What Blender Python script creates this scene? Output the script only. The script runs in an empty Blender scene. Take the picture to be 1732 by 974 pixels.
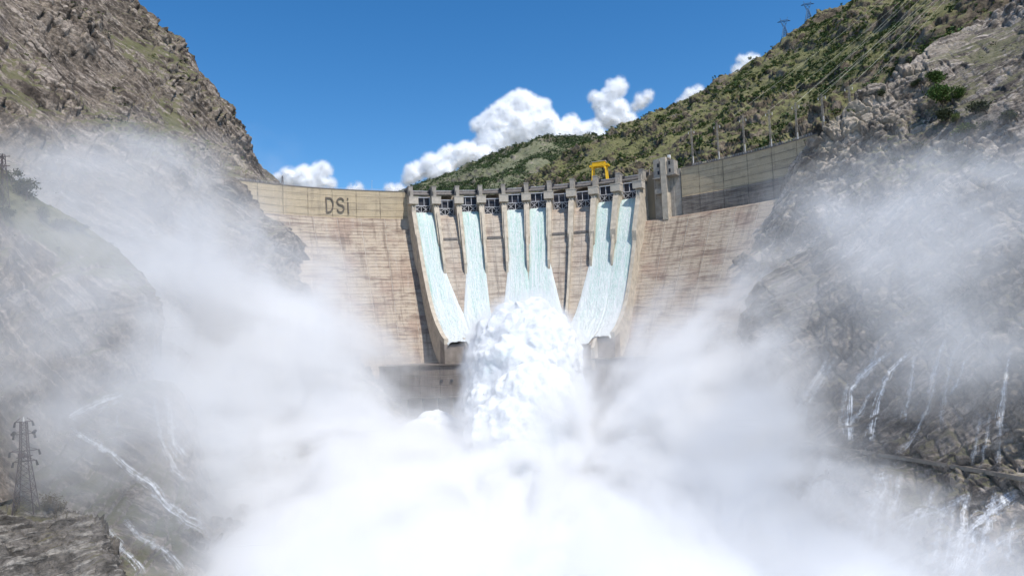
import bpy, bmesh, math, random
import numpy as np
from mathutils import Vector, Matrix
from mathutils.bvhtree import BVHTree

R_ = math.radians
S = bpy.context.scene
COL = S.collection

# ------------------------------------------------------------------ camera
F_PX, PITCH, ROLL = 1155.0, R_(3.585), R_(2.407)
cam_d = bpy.data.cameras.new('camera'); cam = bpy.data.objects.new('camera', cam_d); COL.objects.link(cam)
cam_d.lens = 24.0; cam_d.sensor_width = 36.0; cam_d.clip_start = 1.0; cam_d.clip_end = 30000.0
cam.matrix_world = Matrix.Rotation(R_(90) + PITCH, 4, 'X') @ Matrix.Rotation(-ROLL, 4, 'Z')
S.camera = cam

# ------------------------------------------------------------------ sky, sun, exposure
SUN_AZ, SUN_EL = R_(42), R_(58)            # azimuth from -Y towards +X (behind the camera, to its right)
sun_v = Vector((math.sin(SUN_AZ) * math.cos(SUN_EL), -math.cos(SUN_AZ) * math.cos(SUN_EL), math.sin(SUN_EL)))
W = bpy.data.worlds.new('World'); S.world = W; W.use_nodes = True
nt = W.node_tree; nt.nodes.clear()
sky = nt.nodes.new('ShaderNodeTexSky'); sky.sky_type = 'NISHITA'; sky.sun_disc = False
sky.sun_elevation = SUN_EL; sky.sun_rotation = math.atan2(sun_v.x, sun_v.y)
sky.altitude = 900; sky.air_density = 1.0; sky.dust_density = 0.3; sky.ozone_density = 2.2
hs = nt.nodes.new('ShaderNodeHueSaturation'); hs.inputs['Saturation'].default_value = 1.34
bg = nt.nodes.new('ShaderNodeBackground'); bg.inputs['Strength'].default_value = 0.15
wo = nt.nodes.new('ShaderNodeOutputWorld')
nt.links.new(sky.outputs[0], hs.inputs['Color']); nt.links.new(hs.outputs[0], bg.inputs[0]); nt.links.new(bg.outputs[0], wo.inputs[0])
sl = bpy.data.lights.new('sun', 'SUN'); sl.energy = 4.6; sl.angle = R_(0.5); sl.color = (1.0, 0.95, 0.88)
so = bpy.data.objects.new('sun', sl); COL.objects.link(so); so.location = (200, -200, 500)
so.rotation_euler = (-sun_v).to_track_quat('-Z', 'Y').to_euler()
S.view_settings.view_transform = 'Standard'; S.view_settings.look = 'None'
S.view_settings.gamma = 1.0; S.view_settings.use_curve_mapping = False
S.view_settings.exposure = 0.08
cy = S.cycles
cy.use_denoising = True; cy.use_adaptive_sampling = True; cy.adaptive_threshold = 0.02
cy.max_bounces = 14; cy.diffuse_bounces = 3; cy.glossy_bounces = 2; cy.transmission_bounces = 2
cy.transparent_max_bounces = 12; cy.volume_bounces = 10
cy.volume_step_rate = 2.0; cy.volume_max_steps = 300

# ------------------------------------------------------------------ pixel <-> world helpers (used while laying the place out)
def rayv(x, y):
    x = np.asarray(x, float); y = np.asarray(y, float)
    dx = x - 866; dy = 487 - y; c, s = math.cos(ROLL), math.sin(ROLL)
    ux = (dx * c + dy * s) / F_PX; uy = (-dx * s + dy * c) / F_PX
    cp, sp = math.cos(PITCH), math.sin(PITCH)
    return np.stack([ux, cp - sp * uy, sp + cp * uy], -1)
def P(x, y, d):
    r = rayv(x, y); return r * (np.asarray(d, float) / r[..., 1])[..., None]
DC = np.array([-16.7, 272.6]); DR = 212.5; CREST = 100.0; RIVER = -75.0
def cyl(x, y, r=DR):
    d = rayv(x, y); a = d[0]**2 + d[1]**2; b = -(d[0] * DC[0] + d[1] * DC[1]); c = DC @ DC - r * r
    q = d * ((-b + math.sqrt(b * b - a * c)) / a)
    return math.atan2(q[1] - DC[1], q[0] - DC[0]), q[2]

# ------------------------------------------------------------------ noise (numpy)
_rng = np.random.RandomState(7)
_perm = np.concatenate([_rng.permutation(256)] * 3)
_g = _rng.normal(size=(256, 3)); _g /= np.linalg.norm(_g, axis=1)[:, None]
def noise3(p):
    i = np.floor(p).astype(np.int64); f = p - i; i &= 255
    w = f * f * f * (f * (f * 6 - 15) + 10)
    res = 0
    for dx in (0, 1):
        wx = w[:, 0] if dx else 1 - w[:, 0]
        a = _perm[i[:, 0] + dx]
        for dy in (0, 1):
            wy = wx * (w[:, 1] if dy else 1 - w[:, 1])
            b = _perm[a + ((i[:, 1] + dy) & 255)]
            for dz in (0, 1):
                g = _g[_perm[b + ((i[:, 2] + dz) & 255)]]
                wz = wy * (w[:, 2] if dz else 1 - w[:, 2])
                res = res + wz * (g[:, 0] * (f[:, 0] - dx) + g[:, 1] * (f[:, 1] - dy) + g[:, 2] * (f[:, 2] - dz))
    return res * 1.5
def fbm(p, o=4, gain=.5, ridged=False, off=0.0):
    r = np.zeros(len(p)); a = 1.0; p = p + off; t = 0
    for k in range(o):
        n = noise3(p)
        r += a * ((1 - 2 * np.abs(n)) if ridged else n); t += a
        p = p * 2.03 + 17.3; a *= gain
    return r / t

# ------------------------------------------------------------------ object helpers
def link(name, me, mat=None, parent=None):
    o = bpy.data.objects.new(name, me); COL.objects.link(o)
    if mat is not None and me is not None:
        for m in (mat if isinstance(mat, (list, tuple)) else [mat]): me.materials.append(m)
    if parent is not None: o.parent = parent
    return o
def tag(o, label=None, cat=None, group=None, kind=None):
    if label: o['label'] = label
    if cat: o['category'] = cat
    if group: o['group'] = group
    if kind: o['kind'] = kind
    return o
def empty(name, loc, label=None, cat=None, group=None):
    o = bpy.data.objects.new(name, None); COL.objects.link(o); o.location = loc; o.empty_display_size = 1
    return tag(o, label, cat, group)
def copy_tree(o, parent=None):
    kids = [c for c in bpy.data.objects if c.parent == o]
    c = o.copy(); COL.objects.link(c)
    if parent is not None: c.parent = parent
    for k in kids: copy_tree(k, c)
    return c
def np_mesh(name, V, Fq, uv=None, attrs=None, smooth=True):
    me = bpy.data.meshes.new(name); V = np.asarray(V, np.float32); Fq = np.asarray(Fq, np.int32); n = Fq.shape[1]
    me.vertices.add(len(V)); me.vertices.foreach_set('co', V.ravel())
    me.loops.add(Fq.size); me.loops.foreach_set('vertex_index', Fq.ravel())
    me.polygons.add(len(Fq)); me.polygons.foreach_set('loop_start', np.arange(0, Fq.size, n, dtype=np.int32))
    me.polygons.foreach_set('loop_total', np.full(len(Fq), n, np.int32))
    me.polygons.foreach_set('use_smooth', np.full(len(Fq), smooth))
    if uv is not None:
        l = me.uv_layers.new(name='UVMap'); l.data.foreach_set('uv', np.asarray(uv, np.float32)[Fq.ravel()].ravel())
    for k, a in (attrs or {}).items():
        at = me.attributes.new(k, 'FLOAT', 'POINT'); at.data.foreach_set('value', np.asarray(a, np.float32))
    me.update(calc_edges=True); me.validate()
    return me
def grid_faces(nx, ny):          # vertex index = j*nx+i
    j, i = np.meshgrid(np.arange(ny - 1), np.arange(nx - 1), indexing='ij'); a = (j * nx + i).ravel()
    return np.stack([a, a + 1, a + nx + 1, a + nx], 1)

class MB:
    def __init__(s): s.v = []; s.f = []
    def add(s, V, Fs):
        n = len(s.v); s.v += [tuple(map(float, v)) for v in V]; s.f += [tuple(n + i for i in f) for f in Fs]; return s
    def box(s, c, sz, X=(1, 0, 0), Y=(0, 1, 0), Z=(0, 0, 1)):
        c, X, Y, Z = map(lambda a: np.array(a, float), (c, X, Y, Z)); V = []
        for z in (-.5, .5):
            for y in (-.5, .5):
                for x in (-.5, .5): V.append(c + X * sz[0] * x + Y * sz[1] * y + Z * sz[2] * z)
        return s.add(V, [(0, 2, 3, 1), (4, 5, 7, 6), (0, 1, 5, 4), (2, 6, 7, 3), (0, 4, 6, 2), (1, 3, 7, 5)])
    def beam(s, a, b, w, h=None):
        a = np.array(a, float); b = np.array(b, float); d = b - a; L = np.linalg.norm(d)
        if L < 1e-6: return s
        d /= L; up = np.array([0, 0, 1.]) if abs(d[2]) < .95 else np.array([0, 1., 0])
        x = np.cross(d, up); x /= np.linalg.norm(x); y = np.cross(x, d)
        return s.box((a + b) / 2, (w, h or w, L), x, y, d)
    def tube(s, pts, rad, n=8, cap=True):
        pts = [np.array(p, float) for p in pts]; m = len(pts)
        rad = [rad] * m if np.isscalar(rad) else rad; V = []; Fs = []; px = None
        for k, p in enumerate(pts):
            d = pts[min(k + 1, m - 1)] - pts[max(k - 1, 0)]; d /= (np.linalg.norm(d) + 1e-9)
            if px is None: ref = np.array([0, 0, 1.]) if abs(d[2]) < .9 else np.array([1., 0, 0]); x = np.cross(d, ref)
            else: x = px - d * (px @ d)
            x /= (np.linalg.norm(x) + 1e-9); y = np.cross(d, x); px = x
            for i in range(n):
                t = 2 * math.pi * i / n; V.append(p + rad[k] * (x * math.cos(t) + y * math.sin(t)))
        for k in range(m - 1):
            for i in range(n):
                j = (i + 1) % n; Fs.append((k * n + i, k * n + j, (k + 1) * n + j, (k + 1) * n + i))
        if cap: Fs += [tuple(range(n - 1, -1, -1)), tuple(range((m - 1) * n, m * n))]
        return s.add(V, Fs)
    def prism(s, poly, off):     # poly: 3D planar outline, off: extrusion vector
        poly = [np.array(p, float) for p in poly]; off = np.array(off, float); n = len(poly)
        V = [p for p in poly] + [p + off for p in poly]
        Fs = [tuple(range(n - 1, -1, -1)), tuple(range(n, 2 * n))] + [(i, (i + 1) % n, n + (i + 1) % n, n + i) for i in range(n)]
        return s.add(V, Fs)
    def mesh(s, name, smooth=False):
        me = bpy.data.meshes.new(name); me.from_pydata(s.v, [], s.f); me.update()
        bm = bmesh.new(); bm.from_mesh(me); bmesh.ops.recalc_face_normals(bm, faces=bm.faces); bm.to_mesh(me); bm.free()
        if smooth: me.polygons.foreach_set('use_smooth', [True] * len(me.polygons))
        return me
    def build(s, name, mat=None, parent=None, smooth=False): return link(name, s.mesh(name, smooth), mat, parent)

# ------------------------------------------------------------------ materials
class N:
    def __init__(s, name):
        s.m = bpy.data.materials.new(name); s.m.use_nodes = True; s.t = s.m.node_tree; s.t.nodes.clear()
        s.out = s.new('ShaderNodeOutputMaterial'); s.b = s.new('ShaderNodeBsdfPrincipled'); s.l(s.b.outputs[0], s.out.inputs[0])
        s.b.inputs['Roughness'].default_value = .9; s.b.inputs['Specular IOR Level'].default_value = .25
    def new(s, t, **k):
        n = s.t.nodes.new(t)
        for a, v in k.items(): setattr(n, a, v)
        return n
    def l(s, a, b): s.t.links.new(a, b)
    def put(s, sock, v):
        if hasattr(v, 'is_linked') or isinstance(v, bpy.types.NodeSocket): s.l(v, sock)
        elif isinstance(v, (tuple, list)) and sock.type == 'RGBA': sock.default_value = tuple(v) + ((1,) if len(v) == 3 else ())
        else: sock.default_value = v
    def math(s, op, a, b=None, c=None, clamp=False):
        n = s.new('ShaderNodeMath', operation=op, use_clamp=clamp)
        for i, v in enumerate((a, b, c)):
            if v is not None: s.put(n.inputs[i], v)
        return n.outputs[0]
    def mix(s, f, a, b, mode='MIX'):
        n = s.new('ShaderNodeMix', data_type='RGBA', blend_type=mode)
        s.put(n.inputs[0], f); s.put(n.inputs[6], a); s.put(n.inputs[7], b); return n.outputs[2]
    def ramp(s, f, lo, hi, a=0., b=1.):
        n = s.new('ShaderNodeMapRange'); n.clamp = True
        s.put(n.inputs[0], f)
        for i, v in enumerate((lo, hi, a, b)): n.inputs[i + 1].default_value = v
        return n.outputs[0]
    def pos(s): return s.new('ShaderNodeNewGeometry').outputs['Position']
    def nrm(s): return s.new('ShaderNodeNewGeometry').outputs['Normal']
    def uv(s): return s.new('ShaderNodeTexCoord').outputs['UV']
    def obj(s): return s.new('ShaderNodeTexCoord').outputs['Object']
    def attr(s, a): return s.new('ShaderNodeAttribute', attribute_name=a).outputs['Fac']
    def map(s, v, scale=(1, 1, 1), rot=(0, 0, 0), loc=(0, 0, 0)):
        n = s.new('ShaderNodeMapping'); s.l(v, n.inputs[0])
        n.inputs[1].default_value = loc; n.inputs[2].default_value = rot; n.inputs[3].default_value = scale; return n.outputs[0]
    def noise(s, v, scale=1., detail=4., rough=.55, dist=0.):
        n = s.new('ShaderNodeTexNoise'); s.l(v, n.inputs['Vector']); n.inputs['Scale'].default_value = scale
        n.inputs['Detail'].default_value = detail; n.inputs['Roughness'].default_value = rough; n.inputs['Distortion'].default_value = dist
        return n.outputs[0]
    def sep(s, v): n = s.new('ShaderNodeSeparateXYZ'); s.l(v, n.inputs[0]); return n.outputs
    def bump(s, h, dist=.3, strength=1.):
        n = s.new('ShaderNodeBump'); s.l(h, n.inputs['Height']); n.inputs['Distance'].default_value = dist
        n.inputs['Strength'].default_value = strength; s.l(n.outputs[0], s.b.inputs['Normal'])
    def color(s, c): s.put(s.b.inputs['Base Color'], c)
def plain(name, col, rough=.7, metal=0., var=.25, scale=.6):
    n = N(name); f = n.noise(n.pos(), scale, 4)
    n.color(n.mix(n.ramp(f, .3, .7), tuple(c * (1 - var) for c in col), tuple(min(1, c * (1 + var)) for c in col)))
    n.b.inputs['Roughness'].default_value = rough; n.b.inputs['Metallic'].default_value = metal
    return n.m

def rock_mat(name, dark, mid, light, grass, grass_amt=.5, bed=(.15, .8, .55), ss=(.05, .30)):
    n = N(name); p = n.pos(); bed = Vector(bed).normalized()
    dt = n.new('ShaderNodeVectorMath', operation='DOT_PRODUCT'); n.l(p, dt.inputs[0]); dt.inputs[1].default_value = bed
    al = n.new('ShaderNodeVectorMath', operation='SCALE'); al.inputs[0].default_value = bed * (ss[1] - ss[0]); n.l(dt.outputs['Value'], al.inputs['Scale'])
    sc = n.new('ShaderNodeVectorMath', operation='SCALE'); n.l(p, sc.inputs[0]); sc.inputs['Scale'].default_value = ss[0]
    ad = n.new('ShaderNodeVectorMath', operation='ADD'); n.l(sc.outputs[0], ad.inputs[0]); n.l(al.outputs[0], ad.inputs[1])
    strat = n.noise(ad.outputs[0], 1., 6, .62, .7)
    big = n.noise(p, .018, 5, .6); med = n.noise(p, .11, 6, .65); fine = n.noise(p, .7, 5, .7)
    c = n.mix(n.ramp(med, .42, .56), dark, mid)
    c = n.mix(n.ramp(strat, .5, .6), c, light)
    c = n.mix(n.ramp(fine, .42, .6, 0, .55), c, tuple(x * .45 for x in dark))
    c = n.mix(n.math('MULTIPLY', n.attr('pale'), n.ramp(med, .3, .6, .45, 1.)), c, (.50, .425, .34))
    nz = n.sep(n.nrm())[2]
    g = n.math('ADD', n.math('MULTIPLY', nz, 1.1), n.math('MULTIPLY', n.math('SUBTRACT', big, .5), 1.5))
    g = n.math('ADD', g, n.math('MULTIPLY', n.math('SUBTRACT', med, .5), 1.1))
    g = n.math('ADD', g, n.attr('grass'))
    gf = n.ramp(g, 1.0 - grass_amt, 1.25 - grass_amt)
    gc = n.mix(n.ramp(fine, .35, .65), grass, tuple(x * 1.7 for x in grass))
    gc = n.mix(n.ramp(med, .4, .7, 0, .6), gc, (.17, .15, .085))
    c = n.mix(n.math('MULTIPLY', gf, .8), c, gc)
    c = n.mix(n.math('MULTIPLY', n.attr('wet'), .4), c, (.085, .075, .068))
    n.color(c)
    h = n.math('ADD', n.math('MULTIPLY', fine, 1.), n.math('MULTIPLY', strat, 1.5))
    n.bump(h, 1.2, .9)
    return n.m
M_LEFT = rock_mat('rock_brown_strata', (.085, .068, .056), (.27, .22, .175), (.44, .37, .31), (.085, .09, .036), .34, (-.2, .75, .6))
M_RIGHT = rock_mat('rock_grey_strata', (.125, .105, .09), (.36, .305, .25), (.56, .48, .41), (.10, .102, .05), .26, (.15, .8, .55))
M_CROP = rock_mat('outcrop_rock', (.075, .068, .06), (.19, .17, .15), (.36, .33, .29), (.085, .082, .04), -.12, (-.5, .35, .8), (.12, .5))
M_MTN = rock_mat('mountain_soil', (.095, .075, .055), (.21, .165, .11), (.30, .24, .18), (.13, .135, .048), .49, (.15, .8, .55), (.02, .08))
M_FAR = rock_mat('far_hill_soil', (.13, .115, .09), (.23, .20, .15), (.32, .28, .22), (.105, .12, .065), .5, (.15, .8, .55), (.01, .05))

def concrete(name, base, stain, joint_u, lift, stain_amt, red=0., line=.18, jcol=(.06, .055, .05), lamt=.6):
    n = N(name); uv = n.uv(); s = n.sep(uv); p = n.pos()
    def lines(c, per, w, soft):
        f = n.math('FRACT', n.math('DIVIDE', c, per)); d = n.math('ABSOLUTE', n.math('SUBTRACT', f, .5))
        return n.ramp(d, .5 - w / per - soft / per, .5 - w / per * .3)
    st = n.noise(n.map(uv, (.035, .30, 1)), 1., 8, .72, .6); st2 = n.noise(n.map(uv, (.22, .025, 1)), 1., 6, .68)
    blot = n.noise(uv, .045, 5, .6); fine = n.noise(uv, 1.3, 5, .7); med = n.noise(uv, .22, 5, .65)
    # each pour has its own tone
    cell = n.new('ShaderNodeTexWhiteNoise', noise_dimensions='2D')
    cx = n.new('ShaderNodeCombineXYZ')
    n.l(n.math('FLOOR', n.math('DIVIDE', s[0], joint_u / 2)), cx.inputs[0]); n.l(n.math('FLOOR', n.math('DIVIDE', s[1], lift)), cx.inputs[1])
    n.l(cx.outputs[0], cell.inputs['Vector'])
    c = n.mix(n.ramp(fine, .3, .7), tuple(x * .86 for x in base), tuple(min(1, x * 1.1) for x in base))
    c = n.mix(n.math('MULTIPLY', cell.outputs[0], .10), c, tuple(x * .55 for x in base))
    if red: c = n.mix(n.math('MULTIPLY', n.ramp(blot, .5, .6), red), c, (.30, .17, .13))
    c = n.mix(n.math('MULTIPLY', n.ramp(st, .5, .6), stain_amt), c, stain)
    c = n.mix(n.math('MULTIPLY', n.ramp(med, .54, .64), stain_amt * .6), c, stain)
    c = n.mix(n.math('MULTIPLY', n.ramp(st2, .53, .64), stain_amt * .75), c, tuple(x * .8 for x in stain))
    c = n.mix(n.math('MULTIPLY', n.ramp(st2, .47, .3), stain_amt * .35), c, (.55, .52, .46))
    ju = lines(s[0], joint_u, line, .1); lv = lines(s[1], lift, line * .6, .1)
    brk = n.ramp(med, .38, .58)
    c = n.mix(n.math('MULTIPLY', ju, n.math('MULTIPLY', brk, .75)), c, jcol)
    c = n.mix(n.math('MULTIPLY', lv, n.math('MULTIPLY', n.ramp(blot, .4, .6), lamt)), c, (.09, .08, .07))
    n.color(c)
    h = n.math('SUBTRACT', n.math('ADD', fine, n.math('MULTIPLY', st, 1.2)), n.math('MULTIPLY', n.math('MAXIMUM', ju, lv), 1.5))
    n.bump(h, .35, .7)
    return n.m
M_WALL = concrete('wall_concrete', (.53, .43, .29), (.22, .18, .14), 16.4, 4.6, .35)
M_FACE = concrete('face_concrete', (.47, .385, .295), (.17, .12, .095), 16.4, 2.3, .7, .35, .2, (.60, .54, .46), .22)
M_BAND = concrete('stained_band_concrete', (.27, .235, .20), (.10, .085, .075), 16.4, 2.3, .8)
M_CHUTE = concrete('chute_concrete', (.50, .43, .35), (.20, .16, .135), 8.3, 3.0, .6, .25, .16, (.58, .52, .45), .4)
M_PIER = plain('pier_concrete', (.47, .41, .325), .9, 0, .22, .3)
M_LIP = plain('wet_lip_concrete', (.27, .23, .195), .9, 0, .25, .25)
M_TOWERC = plain('tower_concrete', (.33, .30, .26), .9, 0, .2, .4)
M_HEAD = plain('head_block_concrete', (.47, .42, .35), .9, 0, .12, .6)
M_PHOUSE = concrete('powerhouse_concrete', (.185, .155, .135), (.10, .085, .075), 12., 6., .55)
M_STEEL = plain('gate_steel', (.55, .55, .57), .5, .2, .1)
M_SKIN = plain('gate_skin_steel', (.055, .055, .065), .55, .3, .25)
M_BEAM = plain('bridge_beam_concrete', (.20, .18, .165), .85)
M_YELLOW = plain('crane_yellow_paint', (.76, .45, .02), .45, 0, .12)
M_WHITE = plain('white_paint', (.8, .8, .78), .5, 0, .05)
M_DARK = plain('dark_opening', (.03, .03, .035), .6)
M_LETTER = plain('shaded_letter_concrete', (.15, .125, .10), .7)  # shading of the raised concrete letters painted in as a dark tone
M_LATT = plain('weathered_lattice_steel', (.085, .065, .065), .6, .3)
M_HAZESTEEL = plain('haze_blue_steel', (.09, .20, .36), .5, .2)  # blue of the distant air painted into the grey steel
M_POLE = plain('pole_concrete', (.27, .24, .20), .85)
M_INS = plain('insulator_ceramic', (.7, .68, .64), .4, 0, .1)
M_WIRE = plain('aluminium_wire', (.5, .5, .38), .4, .2)
M_BARK = plain('bark', (.10, .075, .055), .95)
M_ASPHALT = plain('asphalt', (.09, .085, .08), .95)
def leaf(name, col, var=.45, sc=.15):
    n = N(name); f = n.noise(n.pos(), sc, 3); f2 = n.noise(n.pos(), 1.6, 3)
    c = n.mix(n.ramp(f, .35, .65), tuple(x * (1 - var) for x in col), tuple(x * (1 + var) for x in col))
    c = n.mix(n.ramp(f2, .4, .65, 0, .5), c, (col[0] * 1.5, col[1] * 1.3, col[2] * .9))
    n.color(c); return n.m
M_LEAF = leaf('oak_leaf', (.05, .085, .03), .45, .05)
M_LEAF2 = leaf('olive_leaf', (.085, .115, .035), .4, .05)
M_LEAFG = leaf('bright_leaf', (.055, .098, .024), .3)
M_LEAFD = leaf('dull_leaf', (.05, .062, .032), .3)
M_TWIG = leaf('sparse_bud_leaf', (.10, .08, .045), .2)

def water_mat(name, teal, white, wbias, su=(1.2, .05), sss=0.):
    n = N(name); uv = n.uv(); s = n.sep(uv)
    a = n.noise(n.map(uv, (3.0, .04, 1)), 1., 6, .7, .3); b = n.noise(n.map(uv, (.9, .45, 1)), 1., 6, .8, .6)
    w = n.math('ADD', n.math('ADD', n.ramp(a, .38, .62, -.5, .5), n.ramp(b, .35, .65, -.35, .35)), n.attr('foam'))
    w = n.math('ADD', w, wbias, clamp=True)
    n.color(n.mix(w, teal, white)); n.b.inputs['Roughness'].default_value = .45
    n.bump(n.math('ADD', a, n.math('MULTIPLY', b, 1.5)), 1.2, .8)
    return n.m
M_WATER = water_mat('spillway_water', (.39, .68, .57), (.86, .90, .885), .42)
def foam_mat():
    n = N('white_spray_water'); p = n.pos(); a = n.noise(p, .07, 6, .65, .5); b = n.noise(p, .35, 5, .7)
    c = n.mix(n.ramp(a, .58, .72, 0, .55), (.70, .72, .73), (.50, .65, .63))
    n.color(c); n.bump(n.math('ADD', a, b), 1.5, .5); n.b.inputs['Roughness'].default_value = .8
    n.b.inputs['Subsurface Weight'].default_value = .0
    return n.m
M_FOAM = foam_mat()
def fall_mat():
    n = N('thin_fall_water'); uv = n.uv(); s = n.sep(uv)
    a = n.noise(n.map(uv, (7., .05, 1)), 1., 6, .72, .3)
    e = n.math('MULTIPLY', n.math('MULTIPLY', s[0], n.math('SUBTRACT', 1., s[0])), 4.)
    a2 = n.noise(n.map(uv, (2.2, .5, 1)), 1., 4, .7, .8)
    al = n.math('ADD', n.math('MULTIPLY', n.math('SUBTRACT', a, .5), 4.2), n.math('MULTIPLY', n.math('SUBTRACT', a2, .5), 2.5))
    al = n.math('ADD', al, n.math('SUBTRACT', n.math('MULTIPLY', e, 1.15), .72), clamp=True)
    al = n.math('MULTIPLY', n.math('MULTIPLY', al, n.ramp(e, .0, .5)), 1.05)
    n.color((.88, .90, .92)); n.l(n.math('MULTIPLY', al, n.attr('foam')), n.b.inputs['Alpha']); n.b.inputs['Roughness'].default_value = .6
    return n.m
M_FALL = fall_mat()
def cloud_mat():
    n = N('cloud_white'); n.color((.93, .935, .94)); n.b.inputs['Roughness'].default_value = 1.
    n.b.inputs['Specular IOR Level'].default_value = 0.
    return n.m
M_CLOUD = cloud_mat()

# ------------------------------------------------------------------ terrain sheets
def crom(A, n):                 # Catmull-Rom resample along axis 0 by chord length
    A = np.asarray(A, float); m = len(A)
    L = np.linalg.norm(np.diff(A, axis=0).reshape(m - 1, -1), axis=1) + 1e-6
    t = np.concatenate([[0], np.cumsum(L)]); t /= t[-1]
    E = np.concatenate([[2 * A[0] - A[1]], A, [2 * A[-1] - A[-2]]])
    x = np.linspace(0, 1, n); k = np.clip(np.searchsorted(t, x, side='right') - 1, 0, m - 2)
    f = ((x - t[k]) / (t[k + 1] - t[k])); f = f.reshape((-1,) + (1,) * (A.ndim - 1))
    p0, p1, p2, p3 = E[k], E[k + 1], E[k + 2], E[k + 3]
    return .5 * (2 * p1 + (p2 - p0) * f + (2 * p0 - 5 * p1 + 4 * p2 - p3) * f * f + (3 * p1 - p0 - 3 * p2 + p3) * f ** 3)
SHEETS = {}
def sheet(name, rows, nx, ny, mat, amp=1., back=(40, .8), strat=((0, .5, .8), 9., 2.5), seed=0., paint=None, top_flat=0., big=1., kind='structure', fine=1.):
    """rows of (px, py, depth) from the foot of the slope to its crest -> real terrain mesh with rock relief"""
    rows = np.array(rows, float)
    Wd = P(rows[..., 0], rows[..., 1], rows[..., 2])            # rows x cols x 3
    G = crom(Wd, ny)                                            # along the slope
    G = np.transpose(crom(np.transpose(G, (1, 0, 2)), nx), (1, 0, 2))
    pix = crom(np.concatenate([rows[..., :2], rows[..., :2] * 0], -1), ny)[..., :2]
    pix = np.transpose(crom(np.transpose(pix, (1, 0, 2)), nx), (1, 0, 2))
    # the far side behind the crest
    top = G[-1]; rad = top.copy(); rad[:, 2] = 0; rad /= np.linalg.norm(rad, axis=1)[:, None]
    side = np.gradient(top, axis=0); side[:, 2] = 0; side /= (np.linalg.norm(side, axis=1)[:, None] + 1e-6)
    ext = []; nb = 14
    for k in range(1, nb + 1):
        q = k / nb; dist = back[0] * q ** 1.3
        e = top + rad * dist; e[:, 2] -= max(0, dist - top_flat) * back[1]; ext.append(e)
    G = np.concatenate([G, np.array(ext)], 0); NY = len(G)
    pix = np.concatenate([pix, np.repeat(pix[-1:], nb, 0)], 0)
    du = np.gradient(G, axis=1); dv = np.gradient(G, axis=0); nr = np.cross(du, dv); nr /= (np.linalg.norm(nr, axis=2)[..., None] + 1e-9)
    nr = np.where((nr * G).sum(-1, keepdims=True) > 0, -nr, nr)
    # behind the crest the normal must not flip
    V = G.reshape(-1, 3); Nn = nr.reshape(-1, 3).copy()
    flip = np.zeros((NY, nx), bool); flip[-nb:] = True
    Nn[flip.ravel()] = np.repeat(nr[NY - nb - 1][None], nb, 0).reshape(-1, 3) * .4 + np.array([0, 0, .6])
    V0 = V + seed
    wv = np.stack([fbm(V0 / 45, 3), fbm(V0 / 45 + 50, 3), fbm(V0 / 45 + 90, 3)], 1) * 12
    Q = V0 + wv
    h = big * 7 * fbm(V0 / 70, 3) + 5.0 * fbm(Q / 28, 4, .55, True) + 1.8 * fine * fbm(Q / 7, 3, .6, True) + .7 * fine * fbm(V0 / 2.2, 3, .6)
    sd = np.array(strat[0], float); sd /= np.linalg.norm(sd)
    Q = V0 + wv * .4; c = (Q @ sd) / strat[1] + .8 * fbm(V0 / 30, 3); fr = c - np.floor(c)
    saw = np.where(fr < .75, fr / .75, (1 - fr) / .25)
    c2 = (Q @ sd) / (strat[1] * .37) + 1.5 * fbm(V0 / 16, 3); fr2 = c2 - np.floor(c2); saw2 = np.where(fr2 < .8, fr2 / .8, (1 - fr2) / .2)
    msk = np.clip(.5 + 1.6 * fbm(V0 / 35 + 31, 3), 0, 1)
    rough = np.clip(.55 + 1.7 * fbm(V0 / 55 + 63, 2), .12, 1.25)
    sd_ = np.array(strat[0], float); sd_ /= np.linalg.norm(sd_); j1 = np.cross(sd_, [.3, .25, .9]); j1 /= np.linalg.norm(j1); j2 = np.cross(sd_, j1)
    hsh = lambda x: np.abs(np.modf(np.sin(x) * 43758.5453)[0])
    def blocks(S_, J1, J2, wob):
        W2 = V0 + wv * wob; b_ = (W2 @ sd_) / S_; bi = np.floor(b_); o1 = hsh(bi * 12.99); a1 = (W2 @ j1) / J1 + o1; i1 = np.floor(a1); a2 = (W2 @ j2) / J2 + hsh(bi * 7.3 + i1 * 3.1); i2 = np.floor(a2)
        hv = hsh(bi * 78.2 + i1 * 37.7 + i2 * 11.3); tilt = (hsh(bi * 5.1 + i1 * 9.7 + i2 * 2.3) - .5) * (a1 - i1 - .5) + (hsh(bi * 3.7 + i1 * 1.9 + i2 * 6.1) - .5) * (b_ - bi - .5)
        ed = np.minimum(np.minimum(b_ - bi, 1 - b_ + bi) * S_, np.minimum(np.minimum(a1 - i1, 1 - a1 + i1) * J1, np.minimum(a2 - i2, 1 - a2 + i2) * J2))
        return hv + tilt * .9 - .45 * np.exp(-(ed / .45) ** 2)
    B1 = blocks(10., 15., 13., .35); B2 = blocks(3.6, 5.5, 4.8, .5)
    h = big * 7 * fbm(V0 / 70, 3) + rough * (3.6 * fbm(V0 / 28, 4, .5, True) + 1.0 * fine * fbm(V0 / 7, 3, .6, True) + .55 * fine * fbm(V0 / 2.2, 3, .6)) + np.clip(rough, .25, 1) * (4.2 * B1 + 1.9 * fine * B2)
    h += msk * strat[2] * .6 * (saw - .5) + msk * strat[2] * .3 * (saw2 - .5)
    V = V + Nn * (h * amp)[:, None]
    pale = np.zeros(len(V)); grass = np.zeros(len(V)); wet = np.zeros(len(V))
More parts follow.
